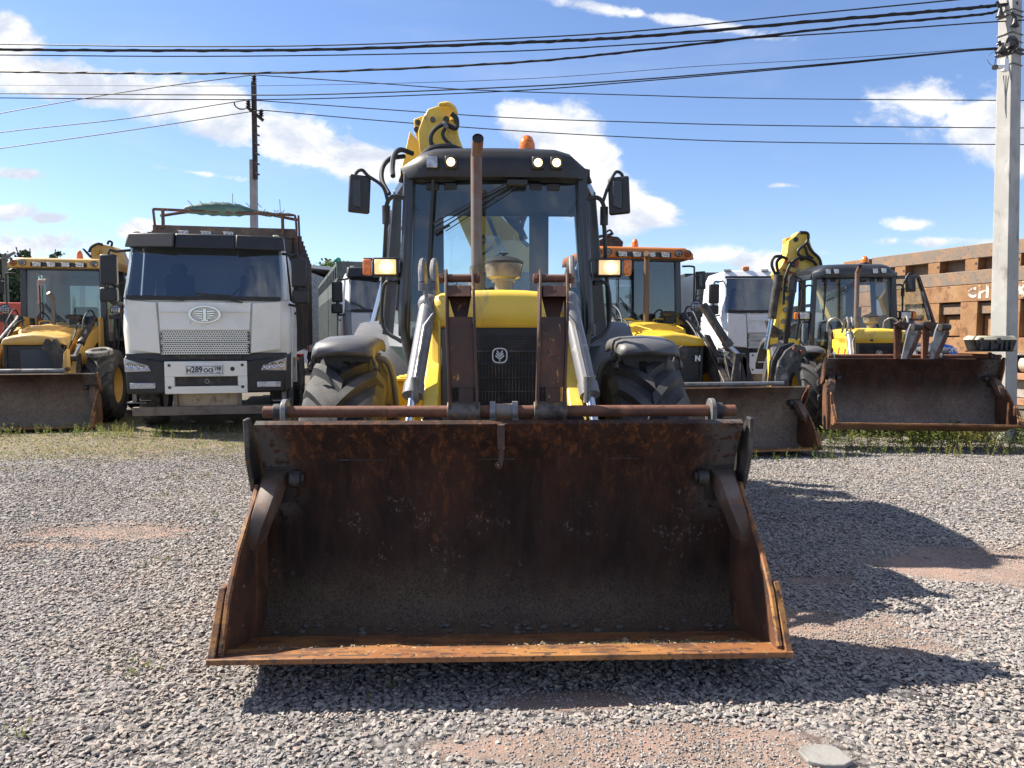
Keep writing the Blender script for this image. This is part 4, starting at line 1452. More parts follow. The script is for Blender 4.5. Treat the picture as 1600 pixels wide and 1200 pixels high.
px_plate('kingpost', [(735, 425), (850, 425), (850, 620), (735, 620)], 8.2, .3, DARKST, main)
text('boom_lettering', 'B115B', .22, face_cam(W(770, 405, 8.285), RAD(-52)), BLACKP, bm_, world=True)
px_tube('hose', [(790, 335), (800, 346), (815, 338), (814, 325), (800, 318)], 8.2, .03, HOSE, main)
px_tube('hose', [(826, 325), (816, 350), (815, 372), (826, 385)], 8.2, .024, HOSE, main)
# ================================================================== second grey and yellow loader on the right
nh2 = thing('backhoe_loader', 'yellow backhoe loader on the right, cab door open, boom lettered B115B beside it', 'backhoe loader',
            (5.64, 12.0, -.06), RAD(-7.0), 'backhoe loaders parked in the yard', .94)
B2, T2 = nh_loader(nh2, main=False, door_open=True, bk=dict(wd=2.42, cx=.05, dz=.24, m=BUCKS, side_m=RSIDE, tilt=-.04, dy=-.3))
sh2, y2, z2 = fork_set(nh2, T2, -1.10, 1.30, None, posts=(-1.02, 1.15), mids=(.2, .42, .6))
# two fork arms folded over, leaning to the right
for xb, lean in ((1399, 0), (1442, 0)):
    def q_(dx, y):
        return (xb + dx, y)
    fo = px_plate('fork_arm', [q_(10, 561), q_(17, 561), q_(22, 548), q_(33, 524), q_(37, 512), q_(33, 506), q_(24, 506), q_(20, 516)], 10.05, .03, STEEL, nh2, bevel=.004)
    obj('fork_web', MB().plate([W(x, y, 10.09) for x, y in (q_(17, 561), q_(24, 560), q_(30, 548), q_(42, 520), q_(37, 512), q_(33, 524), q_(22, 548))], (0, .10, 0)), RUSTARM, fo, world=True)
    obj('fork_strap', MB().plate([W(x, y, 10.3) for x, y in (q_(0, 561), q_(7, 560), q_(11, 520), q_(7, 507), q_(0, 506))], (0, .05, 0)), RUSTR, fo, world=True)
    obj('fork_head', MB().plate([W(x, y, 10.2) for x, y in (q_(1, 506), q_(8, 502), q_(34, 506), q_(28, 515), q_(14, 516))], (0, .12, 0)), RUSTARM, fo, world=True)
    pa = W(xb + 27, 511, 10.0)
    obj('fork_pin', MB().tube([pa, pa + Vector((.13, .02, .0))], .045, 14), DARKST, fo, world=True)
# boom standing beside the cab
bm2 = px_plate('boom', [(1243, 368), (1248, 362), (1257, 362), (1264, 370), (1268, 385), (1276, 398), (1284, 408), (1270, 424), (1258, 440), (1248, 458), (1232, 526), (1206, 524), (1212, 500), (1219, 440), (1211, 428), (1222, 414), (1230, 395), (1232, 376)], 13.9, .30, YEL, nh2)
text('boom_lettering', '115', .36, face_cam(W(1234, 425, 13.885), RAD(72)), mat('red_lettering', (.50, .05, .02), .5), bm2, world=True)
text('boom_letter', 'B', .18, face_cam(W(1227, 452, 13.885), RAD(75)), BLACKP, bm2, world=True, bold=.008)
text('boom_letter', 'B', .18, face_cam(W(1238, 413, 13.885), RAD(68)), BLACKP, bm2, world=True, bold=.008)
for x, y in ((1216, 427), (1244, 374), (1231, 466), (1228, 484), (1225, 502), (1220, 518), (1253, 404)):
    p = W(x, y, 13.88)
    obj('pin_cap', MB().cyl(p, p + Vector((0, .05, 0)), .045, n=12), STEEL if y > 410 else DARKST, bm2, world=True)
px_plate('boom_ear', [(1228, 372), (1236, 370), (1240, 384), (1236, 398), (1229, 388)], 14.0, .2, YELDK, bm2)
px_plate('boom_base', [(1256, 404), (1275, 402), (1282, 412), (1340, 470), (1335, 500), (1300, 500), (1270, 430)], 14.3, .2, YELDK, nh2)
dp = px_plate('dipper', [(1203, 528), (1216, 528), (1214, 560), (1210, 606), (1205, 606), (1203, 560)], 13.7, .16, YEL, nh2)
px_plate('dipper_foot', [(1198, 500), (1232, 524), (1228, 532), (1206, 530)], 13.85, .14, DARKST, dp)
c2 = obj('boom_cylinder', MB().cyl(W(1216, 430, 13.7), W(1206, 498, 13.7), .075, n=14), DARKST, nh2, world=True)
obj('cylinder_rod', MB().cyl(W(1206, 498, 13.7), W(1197, 546, 13.7), .045, n=12), CHROME, c2, world=True)
for pts_ in ([(1213, 432), (1206, 414), (1210, 402), (1222, 400)], [(1216, 428), (1214, 410), (1222, 402), (1230, 405)], [(1224, 476), (1226, 440), (1236, 412), (1252, 402), (1270, 408), (1280, 422)],
             [(1262, 380), (1268, 392), (1280, 404), (1284, 420)], [(1250, 363), (1262, 365), (1261, 378), (1248, 390), (1248, 398), (1258, 404)], [(1258, 385), (1262, 398), (1270, 404)]):
    px_tube('hose', pts_, 13.82, .028, HOSE, nh2)
# door swung out on the far side
fo = MB()
dpx = [(1392, 428), (1432, 430), (1466, 520), (1460, 528), (1392, 534)]
P = [W(x, y, 12.9 + .25 * i) for i, (x, y) in enumerate([(1390, 434), (1434, 432), (1464, 522), (1400, 530)])]
for i in range(4):
    fo.bar(P[i], P[(i + 1) % 4], .06, .06)
dr = obj('door_frame', fo, CABDK, nh2, world=True, bevel=.01)
obj('door_glass', MB().add(P, [(0, 1, 2, 3)]), GLASS, dr, world=True)
obj('door_handle', MB().bar(W(1452, 500, 13.2), W(1440, 455, 13.2), .04, .04), STEEL, dr, world=True)
obj('door_sill', MB().bar(W(1398, 524, 13.0), W(1470, 520, 13.6), .05, .12), BLACKP, dr, world=True)
text('arm_lettering', '115', .20, face_cam(nh2.matrix_basis @ Vector((-.47, -.35, 1.38)), RAD(-10), RAD(-50)), mat('red_lettering', (.5, .05, .02)), nh2, world=True)
# hoses at the foot of the windscreen
for x in (-.42, .52):
    hs = MB().tube([(x - .1, .5, 1.75), (x - .08, .5, 1.92), (x + .02, .45, 1.98), (x + .12, .4, 1.9), (x + .14, .3, 1.75)], .016, 8, smooth=5)
    obj('hose', hs, STEEL, nh2)


# ================================================================== flat-roofed loaders (left and centre right)
def flat_loader(root, paint, roof_m, grille_m, bk, style='a', reach=1.0):
    ch = MB().box(-.34, .34, -.3, 2.7, .5, .95)
    obj('chassis', ch, BLACKP, root, bevel=.02)
    obj('front_axle', MB().box(-.72, .72, -.1, .14, .5, .78), DARKST, root, bevel=.03)
    # cab
    FL, ML, RL = [(-.70, .95), (-.66, .98)], [(-.88, 1.75), (-.80, 1.72)], [(-.86, 2.6), (-.78, 2.5)]
    fr = MB()
    for sd in (-1, 1):
        for (b_, t_) in (FL, ML, RL):
            fr.bar((-sd * b_[0], b_[1], 1.25), (-sd * t_[0], t_[1], 2.80), .10, .10, (0, 1, 0))
        fr.bar((-sd * FL[1][0], FL[1][1], 2.76), (-sd * RL[1][0], RL[1][1], 2.76), .08, .08)
    fr.bar((-.84, 2.6, 1.4), (.84, 2.6, 1.4), .08, .40)
    fr.box(-.80, -.42, 2.5, 2.56, 1.3, 2.78)
    fr.box(.42, .80, 2.5, 2.56, 1.3, 2.78)
    fr.box(-.80, .80, 2.5, 2.56, 2.55, 2.78)
    obj('cab_frame', fr, CABDK, root, bevel=.012)
    lb = MB().hexa([(-.66, .93, .9), (.66, .93, .9), (.86, 2.6, .9), (-.86, 2.6, .9), (-.70, .93, 1.42), (.70, .93, 1.42), (.86, 2.6, 1.42), (-.86, 2.6, 1.42)])
    obj('cab_body', lb, CABDK, root, bevel=.02)
    rows = []
    for (y, z, e) in ((.80, 2.76, .03), (.76, 2.78, 0), (.75, 2.90, 0), (.79, 2.945, .02), (1.2, 2.975, .0), (2.5, 2.97, .0), (2.72, 2.93, .03), (2.72, 2.78, .03)):
        row = []
        for i in range(13):
            u = i / 12
            ed = min(u, 1 - u) * 12
            row.append(((-.88 + e) + (1.76 - 2 * e) * u, y + (.07 if ed < .5 and y < 1 else 0), z - (.05 if ed < .5 and z > 2.85 else 0)))
        row = [(row[0][0], row[0][1], min(row[0][2], 2.77))] + row + [(row[-1][0], row[-1][1], min(row[-1][2], 2.77))]
        rows.append(row)
    rf = obj('roof', MB().grid(rows), roof_m, root, smooth=50)
    s_ = rf.modifiers.new('thick', 'SOLIDIFY')
    s_.thickness = .02
    obj('headliner', MB().box(-.74, .74, .84, 2.5, 2.74, 2.765), CABIN, root)
    obj('roof_recess', MB().box(-.47, .47, .742, .78, 2.785, 2.86), BLACKP, rf)
    for x in (-.36, -.12, .12, .36):
        sq_lamp(root, (x, .73, 2.82), .135, .075, LENSLED)
    for sd in (-1, 1):
        round_lamp(root, (sd * .60, .74, 2.85), .052, m=LENS, name='roof_lamp')
        round_lamp(root, (sd * .76, .76, 2.85), .052, m=AMBER, name='roof_indicator')
        round_lamp(root, (sd * .93, .78, 2.0), .085, name='headlight')
        round_lamp(root, (sd * 1.10, .80, 1.98), .062, m=AMBER, name='turn_signal')
        hb = MB().box(sd * .93 - .12, sd * .93 + .12, .78, .90, 1.83, 1.905)
        hb.bar((sd * .9, .84, 1.84), (sd * .86, .84, 1.2), .04, .04)
        hb.bar((sd * .98, .86, 1.84), (sd * .93, .86, 1.2), .03, .03)
        obj('headlight_bracket', hb, BLACKP, root, bevel=.006)
        a2 = MB().tube([(sd * .74, .92, 2.66), (sd * .92, .92, 2.66), (sd * .95, .92, 2.58), (sd * .95, .92, 2.0)], .016, 8, smooth=4)
        obj('mirror_rail', a2, BLACKP, root)
        m_ = mirror(root, (sd * 1.10, 1.0, 2.44), .16, .30, [(sd * .95, .92, 2.5), (sd * 1.05, .96, 2.52), (sd * 1.1, 1.0, 2.5)], .3 * -sd)
        d1 = MB().add([(sd * .70, .97, 1.42), (sd * .88, 1.75, 1.42), (sd * .80, 1.72, 2.76), (sd * .66, .98, 2.76)], [(0, 1, 2, 3)])
        obj('door_glass', d1, GLASSG, root)
        d2 = MB().add([(sd * .88, 1.75, 1.42), (sd * .86, 2.6, 1.42), (sd * .78, 2.5, 2.76), (sd * .80, 1.72, 2.76)], [(0, 1, 2, 3)])
        obj('side_glass', d2, GLASSG, root)
    beacon(root, (.12, 1.5, 2.97), .06, .20)
    ws = MB().grid([[(-.68 + .17 * i, .94 - .03 * math.sin(math.pi * i / 8) + .02 * q, 1.40 + 1.38 * q) for i in range(9)] for q in (0, .33, .66, 1)])
    obj('windscreen', ws, GLASS, root, smooth=90)
    obj('rear_window', MB().add([(-.42, 2.53, 1.5), (.42, 2.53, 1.5), (.42, 2.53, 2.55), (-.42, 2.53, 2.55)], [(0, 1, 2, 3)]), GLASS, root)
    wiper(root, (.05, 1.62), (-.38, 2.15), (.0, .30), .91)
    wiper(root, (.22, 1.60), (-.30, 2.05), (.0, .01), .90)
    st = MB()
    st.box(-.26, .26, 1.6, 2.1, 1.2, 1.4)
    st.hexa([(-.26, 2.0, 1.4), (.26, 2.0, 1.4), (.26, 2.14, 1.4), (-.26, 2.14, 1.4), (-.22, 2.1, 2.1), (.22, 2.1, 2.1), (.22, 2.2, 2.1), (-.22, 2.2, 2.1)])
    obj('seat', st, CABIN, root, bevel=.04)
    cn = MB().box(-.62, .62, .99, 1.14, 1.38, 1.62)
    cn.box(-.1, .1, 1.1, 1.25, 1.3, 1.75)
    obj('console', cn, BLACKP, root, bevel=.04)
    # bonnet
    hd = hood_surface(-.50, .50, -.58, .90, 1.50, 1.72, 1.36, crown=.05, round_=.12, slope=.7)
    h_ = obj('hood', hd, paint, root, smooth=50)
    rc = MB()
    rc.tube([(-.24, -.30, 1.60), (-.32, .18, 1.675), (-.24, .22, 1.69), (.24, .22, 1.69), (.32, .18, 1.675), (.24, -.30, 1.60), (-.24, -.30, 1.60)], .008, 6, smooth=3)
    obj('hood_crease', rc, paint, h_)
    for sd in (-1, 1):
        obj('hood_handle', MB().tube([(sd * .26 - .09, .72, 1.72), (sd * .26 - .08, .72, 1.78), (sd * .26 + .08, .72, 1.78), (sd * .26 + .09, .72, 1.72)], .014, 8, smooth=3), paint, h_)
        obj('hood_side', MB().box(sd * .49 - .01, sd * .49 + .01, -.45, .9, 1.0, 1.37), paint if style == 'a' else BLACKP, root)
    gb = MB().box(-.47, .47, -.52, .3, .78, 1.355)
    gr = obj('grille', gb, BLACKP, root, bevel=.01)
    sl = MB()
    for k in range(9):
        sl.box(-.40, .40, -.545, -.525, .84 + k * .055, .852 + k * .055)
    for k in (-.42, .41):
        sl.box(k, k + .015, -.55, -.52, .8, 1.34)
    o = obj('grille_slats', sl, DARKST, gr)
    if style == 'a':
        obj('radiator', MB().box(-.20, .30, -.56, -.53, .92, 1.28), CABIN, gr, bevel=.01)
        obj('bumper_bar', MB().box(-.46, .46, -.62, -.45, .62, .76), paint, root, bevel=.01)
    # exhaust and pre-cleaner
    ex = MB().tube([(.02, .35, 1.66), (.02, .35, 2.10), (.02, .33, 2.20), (-.02, .26, 2.28)] if style == 'a' else [(-.02, .55, 1.66), (-.02, .55, 2.70), (-.03, .50, 2.76), (-.08, .42, 2.80)], .034 if style == 'a' else .045, 14, smooth=4)
    obj('exhaust_pipe', ex, mat('brown_exhaust', (.16, .10, .06), .5, .3) if style != 'a' else mat('grey_exhaust', (.12, .11, .10), .5, .3), root)
    pc = MB().lathe([(0, .10), (.10, .10), (.10, .15), (.16, .16), (.18, .12), (.18, .001)], (.34, .45, 1.72), 'z', 20)
    obj('air_precleaner', pc, BLACKP, root)
    # arms, cylinders
    for sd in (-1, 1):
        x = sd * .62
        ar = MB().prism([(.62, 1.70), (.72, 1.45), (-.25 * reach, 1.10), (-.9 * reach, .62), (-1.22 * reach, .40), (-1.32 * reach, .46), (-1.30 * reach, .66), (-1.0 * reach, .86), (-.35 * reach, 1.42)], x - .05, x + .05, 'x')
        obj('loader_arm', ar, paint if style == 'a' else DARKST, root, bevel=.012)
        tw = MB().prism([(.55, .8), (.85, .8), (.78, 1.86), (.60, 1.86)], x - .09, x - .05, 'x')
        tw.prism([(.55, .8), (.85, .8), (.78, 1.86), (.60, 1.86)], x + .05, x + .09, 'x')
        obj('loader_tower', tw, paint, root, bevel=.006)
        cylinder(root, (x - sd * .01, .55, 1.82), (x + sd * .02, -.25, 1.38), (x + sd * .04, -.70, 1.14), .055, .03, DARKST)
        # bell-crank and links
        bc = MB().prism([(-.55 * reach, .75), (-.70 * reach, 1.22), (-.78 * reach, 1.22), (-1.0 * reach, .80), (-1.25 * reach, .75), (-1.2 * reach, .68), (-.9 * reach, .66)], x + sd * .06, x + sd * .09, 'x')
        obj('tilt_link', bc, DARKST, root, bevel=.005)
        hs = MB().tube([(x - sd * .1, .5, 1.80), (x - sd * .12, .1, 1.72), (x - sd * .1, -.2, 1.5), (x - sd * .12, -.4, 1.3)], .016, 6, smooth=4)
        hs.tube([(x + sd * .02, .62, 1.84), (x + sd * .0, .40, 1.98), (x - sd * .02, .10, 1.85), (x - sd * .0, -.1, 1.6)], .014, 6, smooth=4)
        obj('hose', hs, HOSE, root)
        wheel(root, (sd * .97, 0, .63), .64, .46, paint, lugs=18, lug_h=.045)
        wheel(root, (sd * 1.0, 2.25, .66), .68, .50, paint, lugs=18, lug_h=.045)
        fender_arc(root, (sd * 1.0, 2.3, .66), .92, .56, 200, 30, BLACKP)
        obj('step_box', MB().box(sd * .72 - .16, sd * .72 + .16, .6, 1.2, .6, 1.05), BLACKP, root, bevel=.02)
    return bucket(root, **bk)


cat = thing('backhoe_loader', 'orange-yellow backhoe loader at the far left with a grey mud-crusted bucket', 'backhoe loader',
            (-8.20, 13.3, 0), RAD(12), 'backhoe loaders parked in the yard')
BC, TC = flat_loader(cat, YELCAT, YELCAT, BLACKP, dict(wd=2.4, cx=-.03, tilt=.13, dy=.42, dz=-.05, sc=.87, m=BUCKD, levers=True), 'a', .66)
yC, zC = TC(-1.43, 1.13)
shc = obj('fork_shaft', MB().tube([(-1.1, yC, zC), (.66, yC, zC)], .04, 14), STEEL, cat)
px_plate('fork_arm', [(64, 544), (71, 529), (78, 538), (84, 529), (92, 545), (98, 548), (98, 588), (84, 588), (82, 565), (74, 552)], 12.7, .10, DARKST, cat, bevel=.004)
px_plate('fork_arm', [(96, 590), (99, 552), (104, 545), (107, 590)], 12.6, .10, YELCAT, cat, bevel=.01)
p = W(104, 577, 12.55)
obj('fork_pin', MB().cyl(p, p + Vector((.0, .06, 0)), .035, n=12), RUSTR, cat, world=True)
bmC = px_plate('boom', [(141, 392), (146, 384), (158, 381), (176, 385), (186, 392), (205, 440), (215, 520), (190, 560), (150, 440), (142, 410)], 17.2, .3, YELCAT, cat)
p = W(151, 393, 17.15)
obj('pin_cap', MB().cyl(p, p + Vector((0, .06, 0)), .06, n=14), YELDK, bmC, world=True)
px_tube('hose', [(139, 394), (143, 386), (152, 381), (160, 382)], 17.1, .03, HOSE, cat)
px_tube('hose', [(168, 382), (170, 377), (175, 379), (174, 385)], 17.1, .025, HOSE, cat)
px_plate('boom_lever', [(127, 388), (130, 388), (142, 400), (140, 403)], 16.9, .06, BLACKP, bmC)
text('hood_lettering', 'BH', .12, cat.matrix_basis @ Matrix.Translation((-.10, -.14, 1.655)) @ Matrix.Rotation(RAD(10), 4, 'X'), mat('dark_print', (.08, .05, .03), .6), cat, world=True)
px_tube('antenna', [(32, 409), (25, 386)], 15.5, .012, BLACKP, cat, smooth=1)
# worn tyre carcass lying on top of the wheel of the left loader
tp = W(155, 550, 13.0)
tt = MB().lathe([(-.04, .13), (-.065, .165), (-.045, .205), (.025, .21), (.05, .17), (.035, .13), (-.04, .13)], tp, 'z', 40)
for k in range(22):
    a = k * 2 * math.pi / 22
    tt.boxc((tp.x + .204 * math.cos(a), tp.y + .204 * math.sin(a), tp.z - .01), (.018, .03, .06), (0, 0, a))
_R = Matrix.Translation(tp) @ Matrix.Rotation(RAD(12), 4, 'X') @ Matrix.Translation(-tp)
tt.v = [tuple(_R @ Vector(q)) for q in tt.v]
tag(obj('worn_tyre', tt, mat('bald_tyre', (.20, .19, .17), .8, layers=[((.09, .085, .08), 8, .45, .6)], bump=(40, .3, .004)), smooth=40),
    'small bald grey tyre lying flat on the wheel of the far left loader', 'tyre')

jcb = thing('backhoe_loader', 'golden yellow backhoe loader with orange roof and black grille, right of the big loader', 'backhoe loader',
            (2.26, 11.55, 0), RAD(10.5), 'backhoe loaders parked in the yard')
BJ, TJ = flat_loader(jcb, YELJCB, ORANGE, BLACKP, dict(wd=2.45, cx=.02, tilt=.12, dy=-.38, dz=-.03, sc=.80, m=BUCKD, levers=True), 'b')
yJ, zJ = TJ(-1.43, 1.13)
obj('fork_shaft', MB().tube([(-.9, yJ, zJ), (.95, yJ, zJ)], .03, 14), STEEL, jcb)
px_plate('fork_arm', [(1046, 598), (1050, 570), (1058, 545), (1068, 539), (1078, 545), (1072, 560), (1060, 575), (1056, 590)], 10.3, .06, DARKST, jcb, bevel=.004)
fj = px_plate('fork_arm', [(1213, 605), (1212, 590), (1217, 565), (1228, 548), (1243, 538), (1258, 542), (1262, 552), (1252, 563), (1238, 568), (1230, 580), (1234, 600), (1228, 607)], 10.3, .06, mat('scuffed_dark_steel', (.07, .07, .07), .45, .4, layers=[((.20, .20, .195), 6, .55, .66), ((.03, .03, .03), 9, .5, .6)]), jcb, bevel=.004)
obj('fork_arm_side', MB().plate([W(x, y, 10.45) for x, y in ((1203, 603), (1206, 565), (1218, 542), (1240, 535), (1244, 540), (1228, 550), (1217, 566), (1212, 603))], (0, .10, 0)), DARKST, fj, world=True)
for x, y in ((1243, 545), (1254, 550)):
    p = W(x, y, 10.25)
    obj('fork_bolt', MB().cyl(p, p + Vector((0, .06, 0)), .03, n=10), RUSTR, fj, world=True)
px_plate('boom', [(927, 392), (936, 375), (950, 368), (966, 370), (974, 378), (972, 392), (965, 400), (930, 400)], 14.9, .25, DARKST, jcb)
px_tube('hose', [(926, 378), (936, 370), (950, 368), (958, 364)], 14.8, .03, HOSE, jcb)
px_tube('hose', [(946, 368), (948, 362), (954, 360), (957, 367)], 14.8, .02, HOSE, jcb)
px_plate('boom_lever', [(912, 377), (915, 374), (926, 384), (922, 387)], 14.8, .06, DARKST, jcb)
cyj = obj('lift_cylinder', MB().cyl(W(1098, 476, 11.0), W(1139, 541, 10.85), .062, n=18), DARKST, jcb, world=True)
obj('cylinder_collar', MB().cyl(W(1134, 533, 10.86), W(1140, 542, 10.84), .075, n=18), DARKST, cyj, world=True)
obj('piston_rod', MB().cyl(W(1139, 541, 10.85), W(1155, 556, 10.8), .038, n=12), CHROME, cyj, world=True)
for pts_ in ([(1150, 552), (1158, 552), (1152, 602), (1142, 602)], [(1156, 552), (1165, 552), (1180, 602), (1168, 602)], [(1160, 556), (1167, 560), (1168, 602), (1158, 602)]):
    px_plate('tilt_link', pts_, 10.7, .06, DARKST, jcb, bevel=.006)
px_plate('loader_beam', [(1102, 522), (1110, 524), (1146, 598), (1134, 600)], 11.0, .10, DARKST, jcb)
text('front_letter', 'N', .11, face_cam(jcb.matrix_basis @ Vector((.36, -.57, 1.18)), 0, RAD(9)), WHITE2, jcb, world=True, bold=.006)
obj('number_panel', MB().boxc((-.60, .90, 1.30), (.16, .02, .32)), WHITE2, jcb)
lad = MB()
for k in range(7):
    lad.bar((.98 + .005 * k, .98, 1.72 + k * .075), (1.12, .98, 1.76 + k * .075), .03, .02)
lad.bar((.98, .98, 1.68), (1.02, .98, 2.28), .02, .02)
obj('ribbed_guard', lad, BLACKP, jcb)


# ================================================================== heavy trucks with the tall flat cab
def heavy_truck(root, visor=True, body='tipper', plate=True, paint=WHITE, detail=True):
    # cab shell
    side = MB()
    rows = []
    # outer skin as sections going up: (z, half width, front y, back y)
    for (z, hw, yf) in ((1.18, 1.24, .06), (1.60, 1.25, .0), (2.08, 1.235, .03), (2.10, 1.225, .05), (2.86, 1.16, .26), (3.02, 1.13, .36), (3.10, 1.06, .50)):
        rows.append([(-hw, 2.2, z), (-hw, yf + .45, z), (-hw + .03, yf + .20, z), (-hw + .14, yf + .06, z), (-hw * .6, yf + .015, z), (0, yf, z),
                     (hw * .6, yf + .015, z), (hw - .14, yf + .06, z), (hw - .03, yf + .20, z), (hw, yf + .45, z), (hw, 2.2, z)])
    low = MB().grid(rows[:4])
    obj('cab', low, paint, root, smooth=45)
    up = MB()
    # upper cab with a real opening for the windscreen: posts, header, sides, roof
    z0, z1 = 2.08, 2.90
    for sd in (-1, 1):
        up.hexa([(sd * 1.235, .50, z0), (sd * 1.21, .22, z0), (sd * 1.13, .09, z0), (sd * 1.15, .30, z0), (sd * 1.16, .72, z1), (sd * 1.14, .46, z1), (sd * 1.07, .33, z1), (sd * 1.09, .5, z1)])
        up.hexa([(sd * 1.23, 1.35, z0), (sd * 1.19, 1.35, z0), (sd * 1.19, 2.2, z0), (sd * 1.23, 2.2, z0), (sd * 1.16, 1.35, z1), (sd * 1.12, 1.35, z1), (sd * 1.12, 2.2, z1), (sd * 1.16, 2.2, z1)])
    up.hexa([(-1.16, .42, z1 - .02), (1.16, .42, z1 - .02), (1.16, 2.2, z1 - .02), (-1.16, 2.2, z1 - .02), (-1.06, .56, 3.10), (1.06, .56, 3.10), (1.06, 2.2, 3.10), (-1.06, 2.2, 3.10)])
    up.box(-1.15, 1.15, 2.14, 2.2, z0, z1)
    obj('cab_upper', up, paint, root, bevel=.03)
    ws = MB()
    rows = []
    for q in (0, .25, .5, .75, 1):
        z = 2.06 + .86 * q
        yo = .03 + .26 * q
        hw = 1.17 - .05 * q
        rows.append([(hw * (-1 + i / 5), yo + .045 * (abs(-1 + i / 5)) ** 3 - .0, z) for i in range(11)])
    obj('windscreen', MB().grid(rows), GLASSDK, root, smooth=80)
    bd = MB()
    for z, h_, o_ in ((2.065, .06, -.004), (2.895, .05, .25)):
        bd.box(-1.12, 1.12, o_, o_ + .03, z, z + h_)
    obj('windscreen_seal', bd, BLACKP, root)
    for sd in (-1, 1):
        sg = MB().add([(sd * 1.232, .50, z0), (sd * 1.232, 1.35, z0), (sd * 1.155, 1.35, z1), (sd * 1.155, .72, z1)], [(0, 1, 2, 3)])
        obj('door_glass', sg, GLASSDK, root)
        gl = MB()
        gl.box(sd * 1.255 - .01, sd * 1.255 + .01, .52, 1.36, 1.25, 2.05)
        dr = obj('door', gl, paint, root, bevel=.01)
        obj('door_handle', MB().boxc((sd * 1.28, 1.2, 1.9), (.03, .16, .04)), BLACKP, dr)
        # mirrors: tall and square on one arm
        mx = sd * 1.40
        mm = MB().boxc((mx, .22, 2.52), (.24, .13, .46))
        m_ = obj('mirror', mm, BLACKP, root, bevel=.03)
        obj('mirror_lower', MB().boxc((mx + sd * .01, .22, 2.14), (.25, .13, .22)), BLACKP, m_, bevel=.03)
        obj('mirror_arm', MB().tube([(sd * 1.14, .40, 2.84), (sd * 1.3, .25, 2.80), (mx, .2, 2.76), (mx, .2, 2.05), (sd * 1.22, .35, 2.02)], .022, 8, smooth=3), BLACKP, m_)
        # corner wedge, headlamp, fog lamp
        cw = MB()
        cw.hexa([(sd * .56, -.03, .62), (sd * 1.16, .05, .62), (sd * 1.24, .42, .62), (sd * .56, .42, .62), (sd * .56, -.03, 1.12), (sd * 1.18, .04, 1.20), (sd * 1.25, .42, 1.26), (sd * .56, .42, 1.12)])
        cc_ = obj('bumper_corner', cw, BLACKP, root, bevel=.03)
        hl = MB().hexa([(sd * .80, -.02, .97), (sd * 1.18, .03, .96), (sd * 1.19, .2, .96), (sd * .80, .2, .97), (sd * .84, -.02, 1.06), (sd * 1.19, .03, 1.17), (sd * 1.19, .2, 1.17), (sd * .84, .2, 1.06)])
        h_ = obj('headlight', hl, LENS, root, bevel=.01)
        for k in range(3):
            c_ = (sd * (.90 + .105 * k), -.018 + .012 * k, 1.035 + .014 * k)
            obj('lamp_bowl', MB().lathe([(0, .042), (-.012, .046), (-.004, .034), (.03, .001)], c_, 'y', 14), CHROME, h_)
        fl = MB().boxc((sd * .92, -.035 + .02, .75), (.36, .03, .09))
        obj('fog_light', fl, LENS, root, bevel=.01)
    # front panels: flared side panels, centre slab with a ledge, two perforated strips
    for sd in (-1, 1):
        fp = MB()
        fp.hexa([(sd * .655, -.035, 1.24), (sd * 1.10, .03, 1.30), (sd * 1.10, .08, 1.30), (sd * .655, .04, 1.24), (sd * .70, -.03, 2.02), (sd * 1.12, .03, 2.06), (sd * 1.12, .08, 2.06), (sd * .70, .04, 2.02)])
        obj('side_panel', fp, paint, root, bevel=.012)
    cp = MB()
    cp.hexa([(-.645, -.045, 1.60), (.645, -.045, 1.60), (.645, .03, 1.60), (-.645, .03, 1.60), (-.675, -.02, 2.03), (.675, -.02, 2.03), (.675, .03, 2.03), (-.675, .03, 2.03)])
    c_ = obj('centre_panel', cp, paint, root, bevel=.008)
    obj('panel_ledge', MB().box(-.66, .66, -.055, -.035, 1.875, 1.885), paint, c_, bevel=.003)
    for zlo in (1.235, 1.425):
        st_ = MB().box(-.640, .640, -.03, .01, zlo, zlo + .165)
        g_ = obj('grille_strip', st_, BLACKP, root)
        hx = MB()
        pitch = .0355
        nr = 5
        for r_ in range(nr):
            for k in range(35):
                x = -.615 + k * pitch + (r_ % 2) * pitch / 2
                z = zlo + .018 + r_ * pitch * .9
                n_ = 6
                o_ = len(hx.v)
                for q, R_ in ((0, pitch * .60), (1, pitch * .36)):
                    for j in range(n_):
                        a = math.pi / 6 + j * math.pi / 3
                        hx.v.append((x + R_ * math.cos(a), -.038, z + R_ * math.sin(a)))
                for j in range(n_):
                    hx.f.append((o_ + j, o_ + (j + 1) % n_, o_ + n_ + (j + 1) % n_, o_ + n_ + j))
        hx.box(-.645, .645, -.042, -.036, zlo - .006, zlo + .004)
        hx.box(-.645, .645, -.042, -.036, zlo + .158, zlo + .168)
        o = obj('perforated_sheet', hx, paint, g_)
        o['kind'] = 'stuff'
    # badge: chrome oval with winged figure one
    bdg = MB()
    rr_ = []
    for s1, y in ((1, -.045), (1, -.075), (.86, -.075), (.86, -.045)):
        rr_.append([(.235 * s1 * math.cos(a * math.pi / 16), y, 1.84 + .135 * s1 * math.sin(a * math.pi / 16)) for a in range(33)])
    bdg.grid(rr_)
    bdg.box(-.022, .022, -.075, -.04, 1.745, 1.925)
    bdg.box(-.05, .05, -.073, -.04, 1.735, 1.76)
    for sd in (-1, 1):
        for k, (ln_, z) in enumerate(((.16, 1.885), (.155, 1.85), (.135, 1.815), (.10, 1.78))):
            bdg.hexa([(sd * .03, -.07, z - .010), (sd * ln_, -.07, z - .010 + .012), (sd * ln_, -.045, z - .010 + .012), (sd * .03, -.045, z - .010),
                      (sd * .03, -.07, z + .010), (sd * (ln_ - .02), -.07, z + .016), (sd * (ln_ - .02), -.045, z + .016), (sd * .03, -.045, z + .010)])
